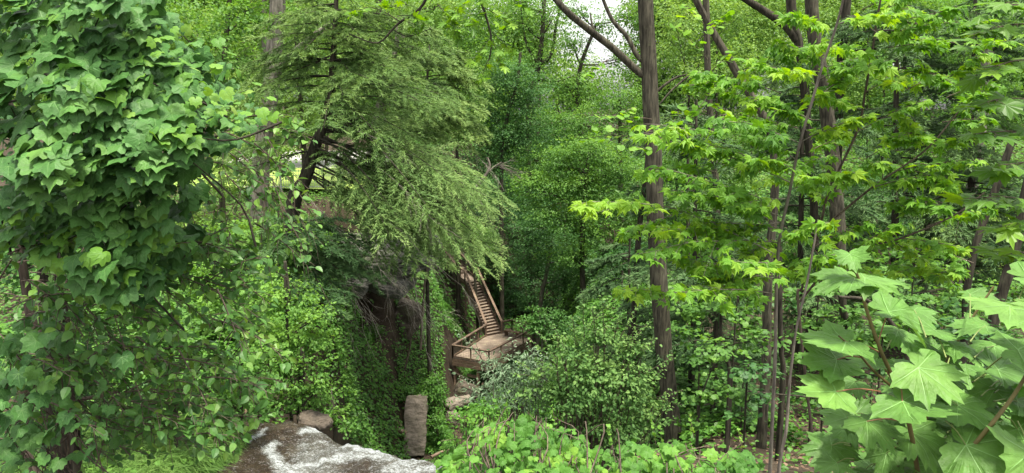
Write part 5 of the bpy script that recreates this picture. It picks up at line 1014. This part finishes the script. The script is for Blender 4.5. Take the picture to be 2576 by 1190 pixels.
# oak branch hanging from above
root = thing('oak_branch', 'oak branch with lobed leaves hanging down from the top edge centre', 'branch', P(1180, -60, 9)); wd, fo = MB(), MB()
for pts, r_ in (([(1090, -40), (1060, 20), (1010, 55), (990, 75), (950, 110), (880, 90)], .02), ([(990, 75), (1030, 90), (1090, 70)], .01), ([(1180, -60), (1220, 20), (1240, 100), (1225, 170)], .018), ([(1010, 55), (960, 25), (920, 20)], .008)):
    tube(wd, [P(a, b, 9) for a, b in pts], r_, r_*.4, 6, 20, wob=.05)
for a, b in [((1180, 0), (1130, 40)), ((1220, 20), (1290, 60)), ((1220, 20), (1170, 70)), ((1238, 80), (1290, 130)), ((1238, 90), (1190, 150)), ((1228, 150), (1210, 200)), ((1100, 10), (1150, 70)), ((1060, 20), (1040, 70)), ((1010, 20), (960, 10)), ((1000, 40), (1080, 40)), ((1160, -20), (1240, -10)), ((1090, -10), (1000, -20)), ((1240, 100), (1260, 170)), ((1260, -20), (1330, 20)), ((930, 20), (880, 30)), ((1130, 40), (1150, 100))]:
    spray(wd, fo, P(a[0], a[1], 9), P(b[0], b[1], 8.8), .05, 'oak', .125, .075, sub=5, sublen=.45, opp=False, droop=.6, rad=.005, tilt=.5, base=.45, flat=False)
wd.build('twigs', B['dark'], root); fo.build('leaves', L['oak'], root)

# ------------------------------------------------------------------ foreground maple at the lower right, leaf by leaf
NB = np.array([1.0, 1.75, gz(1.0, 1.75)])
root = thing('maple_shoot', 'nearest maple shoot with huge pale green pointed leaves at the lower right corner', 'sapling', NB)
wd, fo, pe = MB(), MB(), MB(); D0 = 1.95
tube(wd, [P(2330, 1330, D0+.05), P(2290, 1080, D0), P(2245, 950, D0), P(2215, 880, D0), P(2180, 780, D0), P(2160, 700, D0), P(2138, 665, D0)], .0075, .0035, 8, 30)
tube(wd, [NB-[0, 0, .1], P(2400, 1500, D0), P(2330, 1330, D0+.05)], .012, .0075, 8, 12)
tube(wd, [P(2265, 990, D0), P(2200, 935, D0), P(2160, 890, D0-.02), P(2110, 845, D0-.03)], .0045, .0025, 7, 14)
tube(wd, [P(2320, 1270, D0), P(2450, 1120, D0-.1), P(2560, 980, D0-.1), P(2620, 860, D0-.1)], .007, .004, 7, 20)
tube(wd, [P(2300, 1150, D0+.1), P(2360, 960, D0+.15), P(2420, 840, D0+.2), P(2500, 720, D0+.2)], .006, .003, 7, 20)
# (x, y of the petiole end, tip direction in the picture (deg, 0 = down, 90 = right), length in picture, tilt facing the camera, depth offset, tint, node x, y)
NL = [(2138, 640, 5, 75, .62, 0, .55, 2138, 668), (2150, 700, -84, 130, .14, 0, .5, 2165, 725), (2175, 700, 72, 130, .25, 0, .7, 2165, 725), (2235, 785, 78, 165, .34, .05, .6, 2208, 865), (2185, 780, -88, 0, 0, 0, 0, 0, 0),
      (2128, 860, -80, 165, .40, -.03, .55, 2210, 885), (2105, 905, -75, 145, .48, 0, .45, 2170, 900), (2103, 985, -95, 165, .55, -.1, .7, 2215, 985), (2310, 925, 30, 150, .75, -.08, .95, 2245, 960), (2270, 1010, 20, 150, .42, -.12, .45, 2265, 970),
      (2200, 905, -55, 120, .35, .08, .35, 2240, 950), (2180, 1060, 10, 120, .42, .02, .35, 2270, 1060), (2290, 1085, 10, 120, .5, .04, .4, 2285, 1060), (2410, 1020, 60, 150, .42, 0, .4, 2330, 980), (2430, 1120, 45, 165, .6, -.1, .45, 2380, 1060),
      (2590, 1140, -15, 180, .7, -.15, .6, 2560, 1060), (2510, 930, 70, 150, .4, .05, .4, 2450, 960), (2560, 880, 80, 170, .38, -.1, .5, 2480, 930), (2480, 820, -70, 120, .25, .15, .45, 2440, 860), (2400, 870, 60, 140, .3, .15, .5, 2380, 930),
      (2350, 830, -50, 120, .3, .2, .4, 2380, 900), (2290, 860, 60, 110, .3, .2, .4, 2330, 930), (2540, 770, -80, 180, .3, -.1, .95, 2600, 800), (2640, 790, -75, 200, .4, -.15, 1.0, 2660, 860), (2590, 700, 60, 160, .3, .1, .6, 2560, 760),
      (2330, 1170, 10, 130, .6, .05, .35, 2320, 1130), (2480, 1190, 0, 140, .6, 0, .4, 2450, 1150), (2130, 1050, -60, 110, .4, .1, .3, 2220, 1060), (2380, 950, 100, 100, .35, .2, .3, 2350, 1000), (2460, 1010, 100, 120, .35, .15, .35, 2400, 1040),
      (2560, 1010, 50, 130, .4, .1, .4, 2500, 1010), (2230, 1140, -20, 100, .5, .15, .3, 2280, 1120), (2390, 1090, -60, 110, .45, .2, .25, 2400, 1060), (2500, 870, -60, 110, .3, .25, .35, 2450, 900), (2150, 960, -40, 90, .35, .2, .3, 2220, 960), (2560, 1080, 20, 130, .5, .05, .4, 2530, 1050),
      (2300, 780, 20, 80, .3, .3, .4, 2330, 850), (2440, 740, 70, 100, .3, .3, .5, 2440, 800), (2260, 830, -30, 100, .35, .12, .45, 2230, 880), (2640, 960, -60, 160, .4, .05, .45, 2640, 1000), (2540, 1200, -50, 150, .6, .1, .4, 2540, 1150)]
for k in range(80):
    x, y = 2090+rng.random()*470, 890+rng.random()*330
    if x < 2230 and y < 1000: continue
    NL.append((x, y, rng.normal()*60+10, 85+rng.random()*50, .3+.3*rng.random(), .12+.4*rng.random(), .2+.35*rng.random(), x*.8+2330*.2, y*.85+1100*.15))
RT, UP, FW = np.array([1., 0, 0]), np.array([0, .17, .98]), np.array([0, .98, -.17])
for ki, (x, y, a, ln, fc, dz, tn, nx, ny) in enumerate(NL):
    if not ln: continue
    fc *= .6; ln *= (.72 if ki < 18 else .62)*(.88+.24*rng.random())
    d = D0+dz; q = P(x, y, d); s = ln*d/F*1.06; a = R(a); hp = RT*math.sin(a)-UP*math.cos(a)
    N_ = vn(-FW*fc+np.array([0, 0, 1.])*(1-fc)*1.15+RT*rng.normal()*.1)
    hd = hp+np.array([0, 0, 0.])-FW*(.25*(1-fc)); sc_ = s*(1.0+.35*max(0, abs(math.cos(a))*(1-fc)))
    leaves(fo, 'norwayd' if fc > .5 else 'norway', [q], [N_], [hd], sc_, np.clip(tn*.6+.15+rng.normal()*.07, 0, 1), 0, .2)
    if nx: pe = MB(); tube(pe, [P(nx, ny, D0+dz*.3), (P(nx, ny, D0+dz*.5)+q)/2+[0, 0, .008], q], .0022, .0014, 6, 8); pe.build('petiole', PETI if ki < 12 else PETG, root)
wd.build('stem', STEMM, root); fo.build('leaves', [L['norway'], VEIN], root)
# more distant, darker leaves of another maple along the right edge
root = thing('maple_branch', 'grey green maple leaves hanging along the upper right edge', 'branch', P(2640, 300, 3.6)); wd, fo = MB(), MB()
for a, b in [((2640, 60), (2450, 80)), ((2640, 150), (2480, 170)), ((2640, 20), (2500, 10)), ((2640, 260), (2480, 250)), ((2640, 340), (2470, 340)), ((2650, 420), (2520, 420)), ((2650, 520), (2440, 500)), ((2650, 560), (2520, 570)), ((2650, 650), (2540, 640))]:
    spray(wd, fo, P(a[0], a[1], 3.9), P(b[0], b[1], 3.6), .1, 'maple', .11, .09, sub=3, sublen=.4, opp=True, droop=.4, rad=.005, tilt=.3, base=.3, stalk=.03)
wd.build('twigs', B['twig'], root); fo.build('leaves', [L['oak'], VEIN], root)
